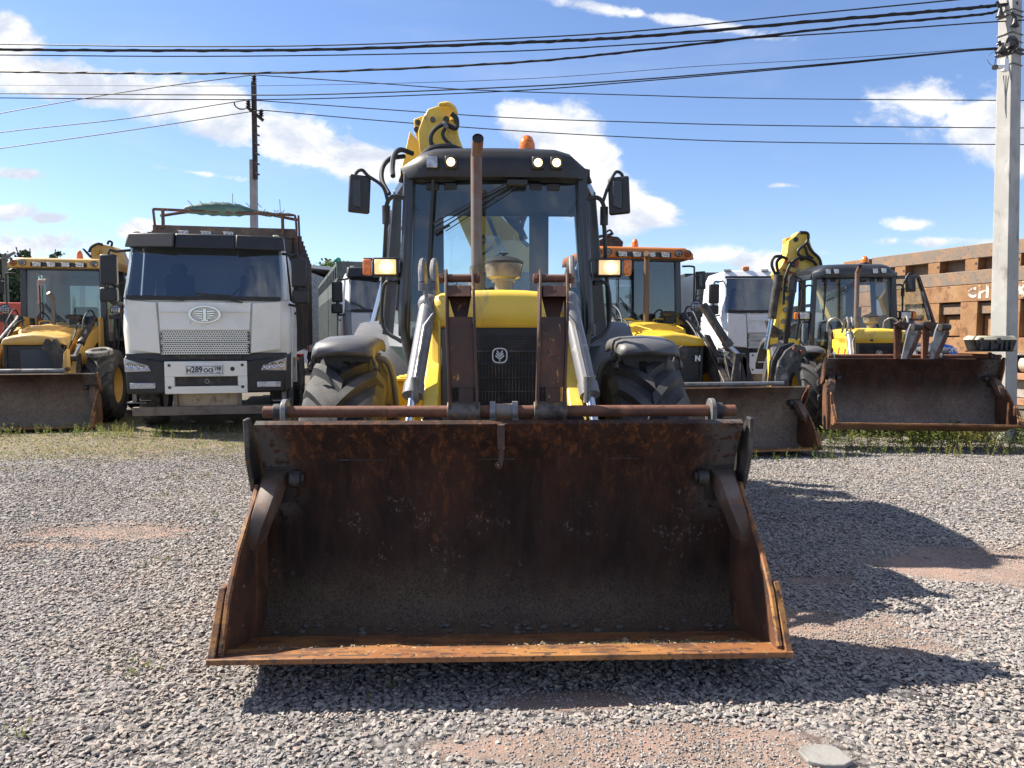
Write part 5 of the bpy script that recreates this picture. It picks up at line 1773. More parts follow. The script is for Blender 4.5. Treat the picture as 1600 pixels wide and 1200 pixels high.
    obj('badge', bdg, CHROME, root, smooth=40)
    # black band and bumper
    bb = MB().hexa([(-1.15, .03, 1.12), (1.15, .03, 1.12), (1.2, .3, 1.12), (-1.2, .3, 1.12), (-1.16, .04, 1.245), (1.16, .04, 1.245), (1.2, .3, 1.245), (-1.2, .3, 1.245)])
    obj('bumper_band', bb, BLACKP, root, bevel=.01)
    lo = MB().box(-.52, .52, .0, .06, 1.15, 1.215)
    for k in range(7):
        lo.box(-.52 + k * .16, -.50 + k * .16, -.012, .01, 1.15, 1.215)
    obj('lower_grille', lo, DARKST, root)
    cb = MB()
    cb.box(-.60, .60, -.06, .10, .885, 1.12)
    cb.box(-.60, .60, -.06, .10, .62, .735)
    cb.box(-.60, -.46, -.06, .10, .735, .885)
    cb.box(.46, .60, -.06, .10, .735, .885)
    b_ = obj('bumper', cb, paint, root, bevel=.008)
    sl = MB().box(-.455, .455, .0, .06, .74, .88)
    obj('bumper_slot', sl, DARKST, b_)
    for x in (-.25, .25):
        obj('tow_eye', MB().cyl((x, -.012, .84), (x, .01, .84), .045, n=14), HOSE, b_)
    ct = MB().lathe([(0, .04), (-.012, .04), (-.012, .022), (0, .022)], (0, -.002, .81), 'y', 14)
    obj('tow_ring', ct, STEEL, b_)
    obj('bumper_hole', MB().cyl((.385, -.066, 1.0), (.385, -.055, 1.0), .033, n=16), HOSE, b_)
    for x, z in ((-.53, 1.06), (.53, 1.06), (-.53, .72), (.53, .72)):
        obj('bumper_bolt', MB().lathe([(0, .024), (-.008, .020), (-.012, .001)], (x, -.062, z), 'y', 10), DARKST, b_)
    if plate:
        pl = MB().boxc((-.02, -.075, 1.0), (.54, .012, .20))
        p_ = obj('number_plate', pl, WHITE2, root, bevel=.003)
        fr = MB()
        for x0, x1, z0_, z1_ in ((-.285, .245, .925, .931), (-.285, .245, 1.043, 1.049), (-.285, -.279, .93, 1.045), (.239, .245, .93, 1.045), (.098, .103, .93, 1.045)):
            fr.box(x0, x1, -.0865, -.083, z0_, z1_)
        obj('plate_border', fr, BLACKP, p_)
        M_ = root.matrix_basis
        ry = root.rotation_euler.z
        text('plate_text', 'H', .085, face_cam(M_ @ Vector((-.245, -.0835, .978)), 0, ry), BLACKP, p_, world=True, bold=.003)
        text('plate_text', '289', .125, face_cam(M_ @ Vector((-.13, -.0835, .988)), 0, ry), BLACKP, p_, world=True, bold=.003, squeeze=.88)
        text('plate_text', 'OO', .088, face_cam(M_ @ Vector((.032, -.0835, .977)), 0, ry), BLACKP, p_, world=True, bold=.003, squeeze=.95)
        text('plate_text', '198', .082, face_cam(M_ @ Vector((.17, -.0835, 1.002)), 0, ry), BLACKP, p_, world=True, bold=.002, squeeze=.85)
        text('plate_text', 'RUS', .028, face_cam(M_ @ Vector((.18, -.0835, .947)), 0, ry), BLACKP, p_, world=True)
    # under the bumper: skirt, rust-coloured underrun bar
    uk = MB().box(-.46, .46, .10, .16, .40, .62)
    obj('skid_plate', uk, mat('dirty_cream_steel', (.42, .34, .24), .7, layers=[((.20, .12, .07), 6, .5, .7)]), root)
    ub = MB().box(-1.08, 1.16, .0, .10, .285, .42)
    ub.box(-.50, -.44, .02, .09, .42, .66)
    ub.box(.44, .50, .02, .09, .42, .66)
    obj('underrun_bar', ub, mat('dull_brown_bar', (.19, .15, .125), .6, .2, layers=[((.11, .08, .06), 5, .45, .7)]), root, bevel=.006)
    stp = MB()
    for sd in (-1, 1):
        stp.box(sd * 1.08 - .14, sd * 1.08 + .14, .25, .6, .46, .48)
        stp.box(sd * 1.12 - .03, sd * 1.12 + .03, .3, .5, .48, .66)
    obj('cab_step', stp, STEEL, root)
    # roof gear
    if visor:
        vz = MB()
        for xa, xb, dy in ((-1.18, -.45, 0), (.45, 1.18, 0), (-.445, .445, .035)):
            y_ = .08 + dy
            ea, eb = (.14 if xa < -1 else 0), (.14 if xb > 1 else 0)
            vz.hexa([(xa, y_ + ea, 2.87), (xb, y_ + eb, 2.87), (xb, .5, 2.90), (xa, .5, 2.90), (xa + (.03 if ea else 0), y_ + .10 + ea, 3.10), (xb - (.03 if eb else 0), y_ + .10 + eb, 3.10), (xb - (.03 if eb else 0), .6, 3.13), (xa + (.03 if ea else 0), .6, 3.13)])
        v_ = obj('sun_visor', vz, BLACKP, root, bevel=.02)
        for x in (-.56, .56):
            for z in (2.93, 3.06):
                obj('visor_screw', MB().cyl((x, .115 + (z - 2.87) * .4, z), (x, .14 + (z - 2.87) * .4, z), .014, n=8), STEEL, v_)
        for x in (-.33, 0, .33):
            sq_lamp(root, (x, .28, 3.125), .15, .055, LENSLED, 'marker_light', BLACKP)
        for sd in (-1, 1):
            obj('corner_marker', MB().boxc((sd * 1.04, .40, 3.10), (.09, .08, .07)), mat('cream_lens', (.6, .55, .38), .3), root, bevel=.015)
    else:
        for x in (-1.0, -.1, .2, .5, .8):
            sq_lamp(root, (x, .52, 3.10), .13, .05, LENSLED, 'marker_light', BLACKP)
        obj('marker_lamp', MB().boxc((-.55, .6, 3.15), (.16, .12, .10)), AMBER, root, bevel=.02)
    # wipers, cabin
    wp = MB()
    wp.bar((-.15, -.01, 2.16), (.55, -.03, 2.03), .02, .02)
    wp.bar((-.15, -.02, 2.16), (.40, -.0, 2.13), .015, .03)
    obj('wiper', wp, BLACKP, root)
    wp = MB().bar((-1.02, .0, 2.12), (-.30, -.03, 2.06), .02, .025)
    obj('wiper', wp, BLACKP, root)
    cb_ = MB()
    for x in (-.6, .6):
        cb_.hexa([(x - .27, 1.1, 1.7), (x + .27, 1.1, 1.7), (x + .27, 1.3, 1.7), (x - .27, 1.3, 1.7), (x - .22, 1.2, 2.55), (x + .22, 1.2, 2.55), (x + .22, 1.4, 2.55), (x - .22, 1.4, 2.55)])
        cb_.boxc((x, 1.28, 2.63), (.26, .1, .18))
    obj('seat', cb_, CABIN, root, bevel=.05)
    obj('dashboard', MB().box(-1.08, 1.08, .22, .62, 1.6, 2.10), BLACKP, root, bevel=.06)
    sw = MB().lathe([(0, .21), (.016, .23), (0, .25), (-.016, .23), (0, .21)], (0, 0, 0), 'z', 24)
    R_ = Matrix.Translation((.55, .80, 2.16)) @ Matrix.Rotation(RAD(-35), 4, 'X')
    sw.v = [tuple(R_ @ Vector(p)) for p in sw.v]
    obj('steering_wheel', sw, BLACKP, root)
    obj('document_sheet', MB().boxc((.15, .20, 2.15), (.36, .01, .20), (.4, 0, 0)), WHITE2, root) if visor else None
    # frame, wheels
    obj('frame', MB().box(-.42, .42, .3, 8.2, .60, .95), DARKST, root)
    for yy in (1.35, 5.0, 6.4):
        for sd in (-1, 1):
            wheel(root, (sd * 1.02, yy, .53), .54, .34, WHITE2 if yy < 2 else DARKST, treads='road')
    gd = MB()
    for sd in (-1, 1):
        gd.prism([(.45, .66), (.5, 1.22), (2.15, 1.22), (2.2, .66), (2.05, .66), (1.95, .95), (1.7, 1.13), (1.0, 1.13), (.75, .95), (.65, .66)], sd * 1.1 - .14, sd * 1.1 + .14, 'x')
    obj('wheel_arch', gd, paint if detail else BLACKP, root, bevel=.01)
    sm = MB().boxc((1.27, 1.9, 1.10), (.04, .06, .06))
    obj('side_marker', sm, AMBER, root)
    # body
    BR = mat('brown_tipper_steel', (.06, .045, .038), .65, layers=[((.12, .08, .05), 4, .45, .7), ((.05, .035, .03), 9, .5, .7)], bump=(30, .3))
    if body == 'tipper':
        b2 = MB()
        b2.box(-1.22, 1.22, 2.45, 2.55, 1.3, 3.42)
        for sd in (-1, 1):
            b2.box(sd * 1.22 - .05, sd * 1.22 + .05, 2.45, 8.2, 1.3, 3.42)
        b2.box(-1.2, 1.2, 2.5, 8.2, 1.2, 1.32)
        tb = obj('tipper_body', b2, BR, root)
        for k in range(8):
            for sd in (-1, 1):
                obj('body_rib', MB().box(sd * 1.31 - .04, sd * 1.31 + .04, 2.5 + k * .78, 2.6 + k * .78, 1.3, 3.40), BR, tb)
        obj('head_rail', MB().box(-1.24, 1.24, 2.40, 2.56, 3.34, 3.52), BR, tb, bevel=.01)
        # tarpaulin frame over the front of the body
        tf = MB()
        zt = 3.78
        tf.tube([(-1.20, 2.3, zt), (1.20, 2.3, zt - .02)], .026, 8)
        tf.tube([(-1.14, 2.6, zt - .07), (-.5, 2.5, zt + .02), (.4, 2.5, zt + .05), (1.28, 2.5, zt - .08)], .028, 8, smooth=4)
        tf.tube([(-1.20, 2.3, zt), (-1.18, 2.35, 3.4)], .022, 8)
        tf.tube([(-1.06, 2.4, zt), (-1.06, 2.4, 3.45)], .03, 8)
        tf.tube([(1.02, 2.3, zt), (1.02, 2.35, 3.4)], .03, 8)
        tf.tube([(1.20, 2.3, zt - .02), (1.26, 2.3, zt - .1), (1.27, 2.35, 3.0), (1.27, 2.4, 2.4)], .022, 8, smooth=3)
        tf.tube([(1.30, 2.45, zt), (1.32, 2.45, 3.1), (1.32, 2.5, 2.2)], .02, 8)
        obj('tarpaulin_frame', tf, RUSTARM, root)
        rl = MB()
        rows = []
        for i in range(17):
            u = i / 16
            x = -.68 + 1.50 * u
            th = .145 * (math.sin(math.pi * min(1, u * 1.15 + .08)) ** .45 if u * 1.15 + .08 < 1 else .3) * (.75 + .3 * u)
            zc = zt + .02 + .05 * math.sin(math.pi * u) - .04 * u
            row = []
            for j in range(13):
                a = 2 * math.pi * j / 12
                k_ = 1 + .10 * math.sin(u * 58 + j)
                row.append((x, 2.36 + th * .8 * math.cos(a) * k_, zc + th * math.sin(a) * k_))
            rows.append(row)
        rl.grid(rows)
        obj('tarpaulin_roll', rl, mat('green_tarpaulin', (.045, .10, .085), .55, layers=[((.09, .16, .14), 5, .45, .7)], bump=(25, .5, .02)), root, smooth=70)
        tg = MB()
        rs_ = random.Random(5)
        for k in range(26):
            x = .55 + .6 * rs_.random()
            a = Vector((x, 2.3, zt + .02))
            tg.tube([a, a + Vector((rs_.uniform(-.06, .06), rs_.uniform(-.05, .05), rs_.uniform(-.10, .06)))], .006, 4)
        for k in range(7):
            a = Vector((-.55 + k * .2, 2.33, zt + .10))
            tg.tube([a, a + Vector((-.07, 0, .08))], .006, 4)
        tg.tube([(.14, 2.4, zt + .05), (.14, 2.4, zt + .35)], .006, 4)
        tg.tube([(.98, 2.4, zt), (.97, 2.4, zt + .28)], .006, 4)
        o = obj('frayed_rope', tg, mat('old_rope', (.20, .15, .07), .9), root)
        o['kind'] = 'stuff'
        for sd in (-1, 1):
            tk = MB().box(sd * 1.1 - .2, sd * 1.1 + .2, 2.35, 3.6, .55, 1.1)
            obj('side_box', tk, DARKST, root, bevel=.03)
    elif body == 'stake':
        SK = mat('dark_green_grey_slats', (.055, .068, .062), .6, layers=[((.10, .115, .11), 4, .45, .7)])
        b2 = MB()
        for sd in (-1, 1):
            b2.box(sd * 1.22 - .02, sd * 1.22 + .02, 2.5, 12.5, 2.62, 3.02)
            b2.box(sd * 1.22 - .03, sd * 1.22 + .03, 2.5, 12.5, 3.32, 3.42)
            b2.box(sd * 1.22 - .02, sd * 1.22 + .02, 2.5, 12.5, .95, 1.1)
            for k in range(30):
                b2.box(sd * 1.22 - .03, sd * 1.22 + .03, 2.5 + k * .34, 2.66 + k * .34, 1.1, 2.62)
            for k in range(15):
                b2.box(sd * 1.22 - .03, sd * 1.22 + .03, 2.5 + k * .7, 2.62 + k * .7, 3.02, 3.32)
        b2.box(-1.24, 1.24, 2.45, 2.52, 1.1, 3.44)
        b2.box(-1.2, 1.2, 2.5, 12.4, .98, 1.1)
        obj('stake_body', b2, SK, root)
        obj('corner_cap', MB().ball((-1.22, 2.48, 3.47), (.09, .09, .07)), mat('teal_cover', (.02, .22, .16), .5), root)
    else:
        b2 = MB().box(-1.25, 1.25, 2.5, 8.5, 1.2, 3.22)
        obj('cargo_body', b2, CABDK, root)


tr1 = thing('dump_truck', 'white dump truck with black sun visor, rolled green tarpaulin and plate H289OO 198', 'truck', (-4.74, 11.72, 0), RAD(13), 'heavy trucks parked in the back row')
heavy_truck(tr1)
tr2 = thing('truck', 'white truck with amber roof lamp behind the raised yellow boom on the right', 'truck', (6.22, 17.9, 0), RAD(-1), 'heavy trucks parked in the back row')
heavy_truck(tr2, visor=False, body='box', plate=False, paint=WHITE2)
tr3 = thing('truck', 'white truck with dark slatted body, half hidden behind the left wheel of the big loader', 'truck', (-2.60, 17.6, 0), RAD(17), 'heavy trucks parked in the back row')
heavy_truck(tr3, visor=True, body='stake', plate=False, paint=WHITE2)
# ================================================================== rusty dump body on the right
ax = math.atan2(-4.3, 2.0)
X2 = W(1322, 408, 20.3)
X1 = W(1600, 372, 15.6)
dirv = Vector((X1.x - X2.x, X1.y - X2.y, 0))
ang = math.atan2(dirv.y, dirv.x)
rt = thing('quarry_dumper', 'huge rust-brown quarry dump body with ribbed side and worn white letters, at the right edge', 'dump truck body', (X2.x, X2.y, 0), ang)
RB = mat('ochre_rust_steel', (.235, .115, .045), .75, layers=[((.31, .175, .08), 2.2, .42, .7), ((.15, .065, .028), 5, .52, .66), ((.15, .14, .14), 7, .60, .70, (1, 1, .5)), ((.10, .05, .03), 30, .62, .70)], bump=(35, .35, .006))
RB2 = mat('grey_brown_steel', (.17, .13, .10), .75, layers=[((.26, .15, .08), 4, .42, .64), ((.10, .07, .05), 16, .55, .7)], bump=(35, .35, .006))
L_ = dirv.length + 5.0
zt = X2.z
# local frame: x runs along the side towards the camera, -y faces the camera side
sk = MB().box(0, L_, .24, .42, 1.15, zt - .05)
obj('body_side', sk, RB2, rt)
for nm, za, zb, m_, dpt in (('top_rail', zt - .30, zt, RB2, 0), ('middle_rail', zt - .86, zt - .56, RB2, .0), ('lettered_rail', zt - 1.24, zt - .87, RB, -.02), ('bottom_rail', 1.12, 1.48, RB, -.02)):
    obj(nm, MB().box(0 if nm != 'top_rail' else .9, L_, dpt, .24, za, zb), m_, rt, bevel=.012)
obj('end_post', MB().box(-.05, .85, -.05, .24, zt - .62, zt - .02), RB, rt, bevel=.01)
obj('lug_plate', MB().prism([(.45, zt - .05), (.80, zt - .05), (.60, zt - .34), (.45, zt - .30)], -.09, -.052, 'y'), RB2, rt)
np_ = int(L_ / .98)
post0 = obj('rail_post', MB().box(.66, .98, .01, .24, zt - .56, zt - .30), RB, rt, bevel=.008)
for k in range(1, np_):
    o = post0.copy()
    COL.objects.link(o)
    o.location.x += k * .98
rib0 = obj('side_rib', MB().box(.60, 1.02, -.01, .24, 1.48, zt - 1.24), RB, rt, bevel=.012)
mid0 = obj('mid_rail', MB().box(1.02, 1.58, .07, .24, 2.00, 2.24), RB2, rt, bevel=.01)
sp0 = obj('spine_plate', MB().box(1.06, 1.54, .17, .24, 1.52, 1.96), RB, rt, bevel=.006)
up0 = obj('upper_plate', MB().box(1.06, 1.54, .175, .24, 2.28, zt - 1.36), RB, rt, bevel=.006)
hl0 = obj('bolt_hole', MB().cyl((.93, .008, zt - .42), (.93, .012, zt - .42), .035, n=10), DARKST, rt)
for k in range(1, np_):
    for s_ in (rib0, mid0, sp0, up0, hl0):
        o = s_.copy()
        COL.objects.link(o)
        o.location.x += k * .98
fbk = MB().box(0, L_, .43, 3.4, 1.2, zt - .06)
obj('body_shell', fbk, RB2, rt)
WP = mat('worn_white_lettering', (.62, .58, .50), .7, layers=[((.24, .13, .06), 9, .47, .56)])
Rm = rt.matrix_basis
for s_, px, py, sz in (('C', 1519, 427, .30), ('H', 1536, 424, .38), ('M', 1589, 424, .44)):
    # place on the lettered rail by walking along it
    best = None
    for i in range(400):
        q = i / 400 * L_
        p = Rm @ Vector((q, -.024, zt - 1.055))
        u = 800 + F_PX * p.x / (p.y * math.cos(PITCH) - (p.z - CAM_H) * math.sin(PITCH))
        if best is None or abs(u - px) < best[0]:
            best = (abs(u - px), q)
    text('painted_letter', s_, sz, Rm @ Matrix.Translation((best[1], -.024, zt - 1.055)) @ Matrix.Rotation(math.pi / 2, 4, 'X'), WP, rt, world=True, bold=.012)
# chassis, hose rack and tank below
uc = MB().box(0, L_, .8, 2.6, .35, 1.10)
obj('body_frame', uc, DARKST, rt)
rk = MB()
ofs = L_ - 5.4
for z in (.62, .10):
    rk.box(ofs, L_, -.15, .05, z, z + .13)
for x in (ofs + .1, ofs + 1.7, ofs + 3.2):
    rk.box(x, x + .08, -.12, .02, .1, 1.15)
obj('side_rack', rk, mat('orange_brown_rack', (.36, .19, .10), .6, layers=[((.22, .10, .05), 6, .45, .7)]), rt, bevel=.006)
obj('rack_panel', MB().box(ofs + .2, L_, .02, .06, .25, .60), mat('pale_panel', (.33, .31, .27), .6, layers=[((.2, .17, .14), 4, .45, .7)]), rt)
tk = MB().lathe([(0, .001), (0, .16), (1.6, .16), (1.6, .001)], (ofs + .45, .08, .93), 'x', 20)
obj('air_tank', tk, mat('cream_tank', (.50, .44, .33), .5), rt)
obj('tank_hoop', MB().tube([(ofs + .18, -.05, .75), (ofs + .2, -.05, 1.02), (ofs + .34, -.05, 1.12), (ofs + .6, -.05, 1.14)], .025, 8, smooth=4), STEEL, rt)

# ================================================================== poles
CONC = mat('pole_concrete', (.34, .33, .31), .85, layers=[((.42, .41, .385), 2.5, .45, .7), ((.20, .19, .18), 9, .54, .72, (1, 1, .3)), ((.15, .12, .1), 40, .66, .72)], bump=(50, .3, .004))
# right pole: tapered, corner turned a little to the camera so one face is lit
pb = W(1571, 560, 10.75)
ptop = W(1580, -60, 10.75)
pr = thing('utility_pole', 'thick concrete utility pole at the right edge carrying a camera and a toolbox shelf', 'utility pole', (pb.x, pb.y, 0), RAD(28))
sh_ = MB()
h1 = ptop.z
for (z0, z1, a0, a1) in ((-.3, h1, .150, .112),):
    vs = []
    for z, a in ((z0, a0), (z1, a1)):
        lean = (ptop.x - pb.x) * (z / h1)
        c_, s__ = math.cos(-RAD(28)), math.sin(-RAD(28))
        for sx, sy in ((-1, -.82), (1, -.82), (1, .82), (-1, .82)):
            vs.append((sx * a + lean * c_, sy * a + lean * s__, z))
    sh_.hexa(vs)
pole_shaft = obj('shaft', sh_, CONC, pr, bevel=.012)


def on_pole(z):
    lean = (ptop.x - pb.x) * z / h1
    return Vector((pb.x + lean, pb.y, z))


for py, ext in ((56, .0), (68, 0), (104, 0), (20, 0), (28, 0)):
    z = W(1580, py, 10.75).z
    c0 = on_pole(z)
    bd = MB()
    for s1 in (0, 1):
        a = .118 + .004
        pts_ = []
        for sx, sy in ((-1, -.84), (1, -.84), (1, .84), (-1, .84), (-1, -.84)):
            v_ = Matrix.Rotation(RAD(28), 3, 'Z') @ Vector((sx * (a + .004), sy * (a + .004), 0))
            pts_.append(c0 + v_)
    bd.tube(pts_, .008, 6)
    obj('strap', bd, STEEL if py != 28 else BLACKP, pr, world=True)
for py in (80, 86):
    c0 = on_pole(W(1580, py, 10.75).z)
    pts_ = [c0 + Matrix.Rotation(RAD(28), 3, 'Z') @ Vector((sx * .128, sy * .112, 0)) for sx, sy in ((-1, -1), (1, -1), (1, 1), (-1, 1), (-1, -1))]
    obj('clamp_band', MB().tube(pts_, .018, 6), BLACKP, pr, world=True)
# anchors and clamps where the cables arrive
for (x, y) in ((1563, 14), (1586, 30), (1566, 76)):
    p = W(x, y, 10.6)
    mb = MB()
    mb.tube([p + Vector((-.05, 0, .10)), p], .02, 8)
    mb.lathe([(-.10, .001), (-.10, .055), (-.02, .028), (.04, .018), (.04, .001)], p, 'z', 12)
    obj('cable_clamp', mb, BLACKP, pr, world=True)
cl_ = MB()
for k in range(9):
    c0 = W(1571, 79, 10.55) + Vector((.004 * k, -.01 * k, .006 * k))
    cl_.tube([c0 + Vector((.09 * math.cos(a * .5236 + k), 0, (.07 + .006 * k) * math.sin(a * .5236 + k))) for a in range(13)], .006, 5)
obj('wire_coil', cl_, BLACKP, pr, world=True)
pw = MB().tube([W(1552, 74, 10.5), W(1557, 84, 10.5), W(1556, 92, 10.5), W(1554, 102, 10.5)], .006, 6, smooth=5)
pw.tube([W(1557, 78, 10.5), W(1548, 84, 10.5), W(1543, 93, 10.5), W(1548, 101, 10.5), W(1556, 104, 10.5)], .003, 5, smooth=6)
obj('camera_wire', pw, BLACKP, pr, world=True)
sc_ = thing('security_camera', 'small white security camera bracketed to the concrete pole at the right', 'security camera', W(1568, 103, 10.5))
cb_ = MB().boxc(W(1570, 102, 10.53), (.085, .06, .17), (0, 0, RAD(20)))
obj('mount_box', cb_, WHITE2, sc_, world=True, bevel=.008)
cq = MB().tube([W(1566, 104, 10.45), W(1556, 105, 10.35)], .032, 12)
cq = obj('camera_body', cq, WHITE2, sc_, world=True, bevel=.005)
obj('camera_lens', MB().tube([W(1556, 105, 10.35), W(1553.5, 105.3, 10.33)], .033, 14), BLACKP, cq, world=True)
# conduits down the pole
pc_ = MB()
for dx in (-4, 0, 4):
    pc_.tube([W(1572 + dx, 118, 10.58), W(1571 + dx * .3, 150, 10.57), W(1572, 185, 10.56)], .008, 6)
obj('conduit', pc_, CONC, pr, world=True)
# shelf with the toolbox
ts = thing('toolbox', 'black plastic toolbox with cream lid standing on the shelf of the concrete pole', 'toolbox', W(1545, 548, 10.25))
p0, p1 = W(1514, 547, 10.2), W(1576, 547, 10.2)
z0, z1 = p0.z, W(1545, 527, 10.2).z
xm = (p0.x + p1.x) / 2
body_ = MB().hexa([(p0.x + .04, 10.05, z0), (p1.x - .03, 10.05, z0), (p1.x - .03, 10.32, z0), (p0.x + .04, 10.32, z0),
                   (p0.x, 10.03, z1 - .035), (p1.x, 10.03, z1 - .035), (p1.x, 10.34, z1 - .035), (p0.x, 10.34, z1 - .035)])
tbx = obj('box_body', body_, BLACKP, ts, world=True, bevel=.012)
for u in (.12, .36, .60, .72, .84):
    x = p0.x + (p1.x - p0.x) * u
    obj('box_rib', MB().boxc((x, 10.03, (z0 + z1) / 2 - .02), (.028, .03, .13)), BLACKP, tbx, world=True, bevel=.004)
ld = MB().hexa([(p0.x - .01, 10.02, z1 - .035), (p1.x + .01, 10.02, z1 - .035), (p1.x + .01, 10.35, z1 - .035), (p0.x - .01, 10.35, z1 - .035),
                (p0.x + .03, 10.05, z1 + .02), (p1.x - .03, 10.05, z1 + .02), (p1.x - .03, 10.32, z1 + .02), (p0.x + .03, 10.32, z1 + .02)])
obj('lid', ld, mat('cream_plastic', (.74, .62, .40), .5, layers=[((.5, .42, .3), 6, .5, .7)]), ts, world=True, bevel=.012)
for u in (.10, .52):
    x = p0.x + (p1.x - p0.x) * u
    obj('latch', MB().boxc((x, 10.012, z1 - .045), (.045, .02, .075)), BLACKP, ts, world=True, bevel=.005)
shf = MB().hexa([tuple(W(x, y, q)) for x, y, q in ((1508, 549.5, 10.0), (1582, 549.5, 10.0), (1588, 547.5, 10.5), (1514, 547.5, 10.5))] + [tuple(W(x, y, q) + Vector((0, 0, .012))) for x, y, q in ((1508, 549.5, 10.0), (1582, 549.5, 10.0), (1588, 547.5, 10.5), (1514, 547.5, 10.5))])
obj('shelf', shf, DARKST, pr, world=True)
# middle pole
q0 = W(399, 360, 24)
mp = thing('utility_pole', 'thin distant utility pole with insulators behind the white dump truck', 'utility pole', (q0.x, 24, 0))
DKW = mat('weathered_dark_pole', (.045, .04, .038), .85, layers=[((.08, .07, .06), 6, .45, .7)])
a, b_ = W(397, 275, 24), W(397, 131, 24)
obj('upper_post', MB().bar(W(399, 280, 24.0), W(396.5, 129, 24.0), .13, .12, (0, 1, 0)), DKW, mp, world=True)
obj('lower_post', MB().bar(W(401, 700, 24.2), W(396, 250, 24.2), .20, .18, (0, 1, 0)), CONC, mp, world=True)
obj('crossarm', MB().bar(W(387, 168, 23.9), W(411, 188, 23.9), .10, .10, (0, 1, 0)), DKW, mp, world=True)
for x, y in ((397, 128), (388, 167), (408, 182)):
    p = W(x, y, 23.85)
    obj('insulator', MB().lathe([(-.05, .03), (0, .04), (.02, .085), (.06, .04), (.09, .085), (.13, .04), (.16, .08), (.20, .035), (.24, .001)], p, 'z', 12), BLACKP, mp, world=True)
for y in (197, 211, 226, 241, 256, 272):
    obj('climbing_peg', MB().bar(W(399, y - 2, 23.85), W(405, y + 1, 23.8), .05, .05), DKW, mp, world=True)
obj('jumper_wire', MB().tube([W(x, y, 23.8) for x, y in ((365.5, 160), (368, 166), (374, 170), (382, 170), (386, 166))], .022, 6, smooth=5), BLACKP, mp, world=True)

# ================================================================== cables
CAB = mat('black_cable', (.012, .012, .014), .6)
A, B_ = (-9.0, 13.5), (6.72, 10.7)
cab = [
    ('thick twisted overhead cable, lowest of the four thick ones', [(-500, 108), (-160, 111), (0, 112), (250, 115), (500, 112), (800, 98), (1000, 79), (1300, 44), (1520, 24), (1562, 16)], .016),
    ('thickest overhead cable, second from the top', [(-500, 74), (-160, 76), (0, 77.5), (250, 79), (500, 77.5), (800, 67), (1000, 57), (1300, 31), (1500, 14), (1590, 5)], .021),
    ('thin overhead cable running highest of all', [(-500, 67), (-160, 69), (0, 69), (250, 72.5), (500, 71), (800, 60), (1000, 48), (1250, 23), (1480, 1), (1600, -11)], .010),
    ('thin overhead cable just beneath the thickest one', [(-500, 84), (-160, 86), (0, 86), (250, 88), (500, 86.5), (800, 80), (1000, 69), (1300, 52), (1540, 35), (1700, 26)], .009),
    ('black cable reaching the pole beside the security camera', [(-500, 146), (-160, 146), (0, 146), (300, 148), (500, 147.5), (800, 136), (1000, 124), (1300, 99), (1500, 80), (1560, 75)], .010),
    ('black cable a little below the security camera cable', [(-500, 151), (-160, 152), (0, 153), (300, 155.5), (500, 154), (800, 142), (1000, 127), (1300, 101), (1500, 81), (1558, 77)], .008),
    ('very thin wire above the pair of black cables', [(-500, 133), (0, 133), (400, 134), (800, 124), (1100, 103), (1300, 92), (1556, 74)], .004),
]
for lab, pts_, r_ in cab:
    path = [WV(x, y, A, B_) for x, y in pts_]
    mb = MB().tube(path, r_, 6, smooth=10)
    if r_ > .012:      # bundle: a second strand wound round the first
        pp = MB().tube(path, .01, 3, smooth=40)
        cen = [Vector(mb.v[0])]
        c_ = []
        for i in range(0, len(pp.v), 3):
            c_.append((Vector(pp.v[i]) + Vector(pp.v[i + 1]) + Vector(pp.v[i + 2])) / 3)
        mb.tube([p + Vector((0, math.sin(i * .55) * r_, math.cos(i * .55) * r_)) * .8 for i, p in enumerate(c_)], r_ * .6, 5)
    tag(obj('power_cable', mb, CAB), lab, 'cable', 'overhead cables across the sky')
wires = [
    ('fine wire from the top insulator of the far pole to the left', [(-300, 233), (0, 177), (200, 143), (397, 117)], 0),
    ('fine wire from the upper left insulator of the far pole leftwards', [(-300, 247), (0, 207), (200, 185), (388, 156)], 0),
    ('lowest fine wire left of the far pole', [(-300, 275), (0, 232), (200, 204), (408, 172)], 0),
    ('fine wire from the top insulator of the far pole to the right', [(397, 117), (600, 131), (750, 141), (1000, 149), (1200, 154), (1600, 157), (1900, 157)], 0),
    ('middle fine wire right of the far pole', [(388, 156), (600, 171), (800, 184), (1000, 191), (1200, 196), (1600, 200), (1900, 200)], 0),
    ('lowest fine wire right of the far pole, crossing above the beacon', [(408, 172), (600, 189), (800, 204), (1000, 215), (1200, 222), (1600, 226), (1900, 226)], 0),
]
for lab, pts_, _ in wires:
    path = [W(x, y, 23.9) for x, y in pts_]
    tag(obj('wire', MB().tube(path, .016, 5, smooth=8), CAB), lab, 'wire', 'fine wires on the far pole')

# ================================================================== background on the left
rm = thing('red_machine', 'bright red-orange vehicle body showing behind the far left loader', 'vehicle', (-12.2, 17.6, 0), RAD(15))
REDP = mat('signal_red_paint', (.62, .085, .035), .45, layers=[((.45, .07, .04), 3, .5, .7)], coat=.2)
rb = MB().box(-2.2, 1.0, 0, 5, .75, 2.30)
obj('body', rb, REDP, rm, bevel=.05)
for k in range(3):
    obj('body_panel', MB().box(-.9 + k * .62, -.4 + k * .62, -.03, .0, 1.0, 1.7), REDP, rm, bevel=.02)
obj('panel_rib', MB().box(-2.1, .95, -.04, .0, 1.85, 1.92), DARKST, rm)
obj('lamp_panel', MB().box(-.55, -.35, -.035, -.0, 1.72, 1.80), mat('yellow_sticker', (.7, .5, .05), .5), rm)
for sx in (-1.9, .7):
    wheel(rm, (sx, .5, .5), .5, .3, DARKST, treads='road')
cabm = MB().box(.9, 2.4, .5, 4, .8, 2.9)
cr = obj('cab', cabm, REDP, rm, bevel=.06)
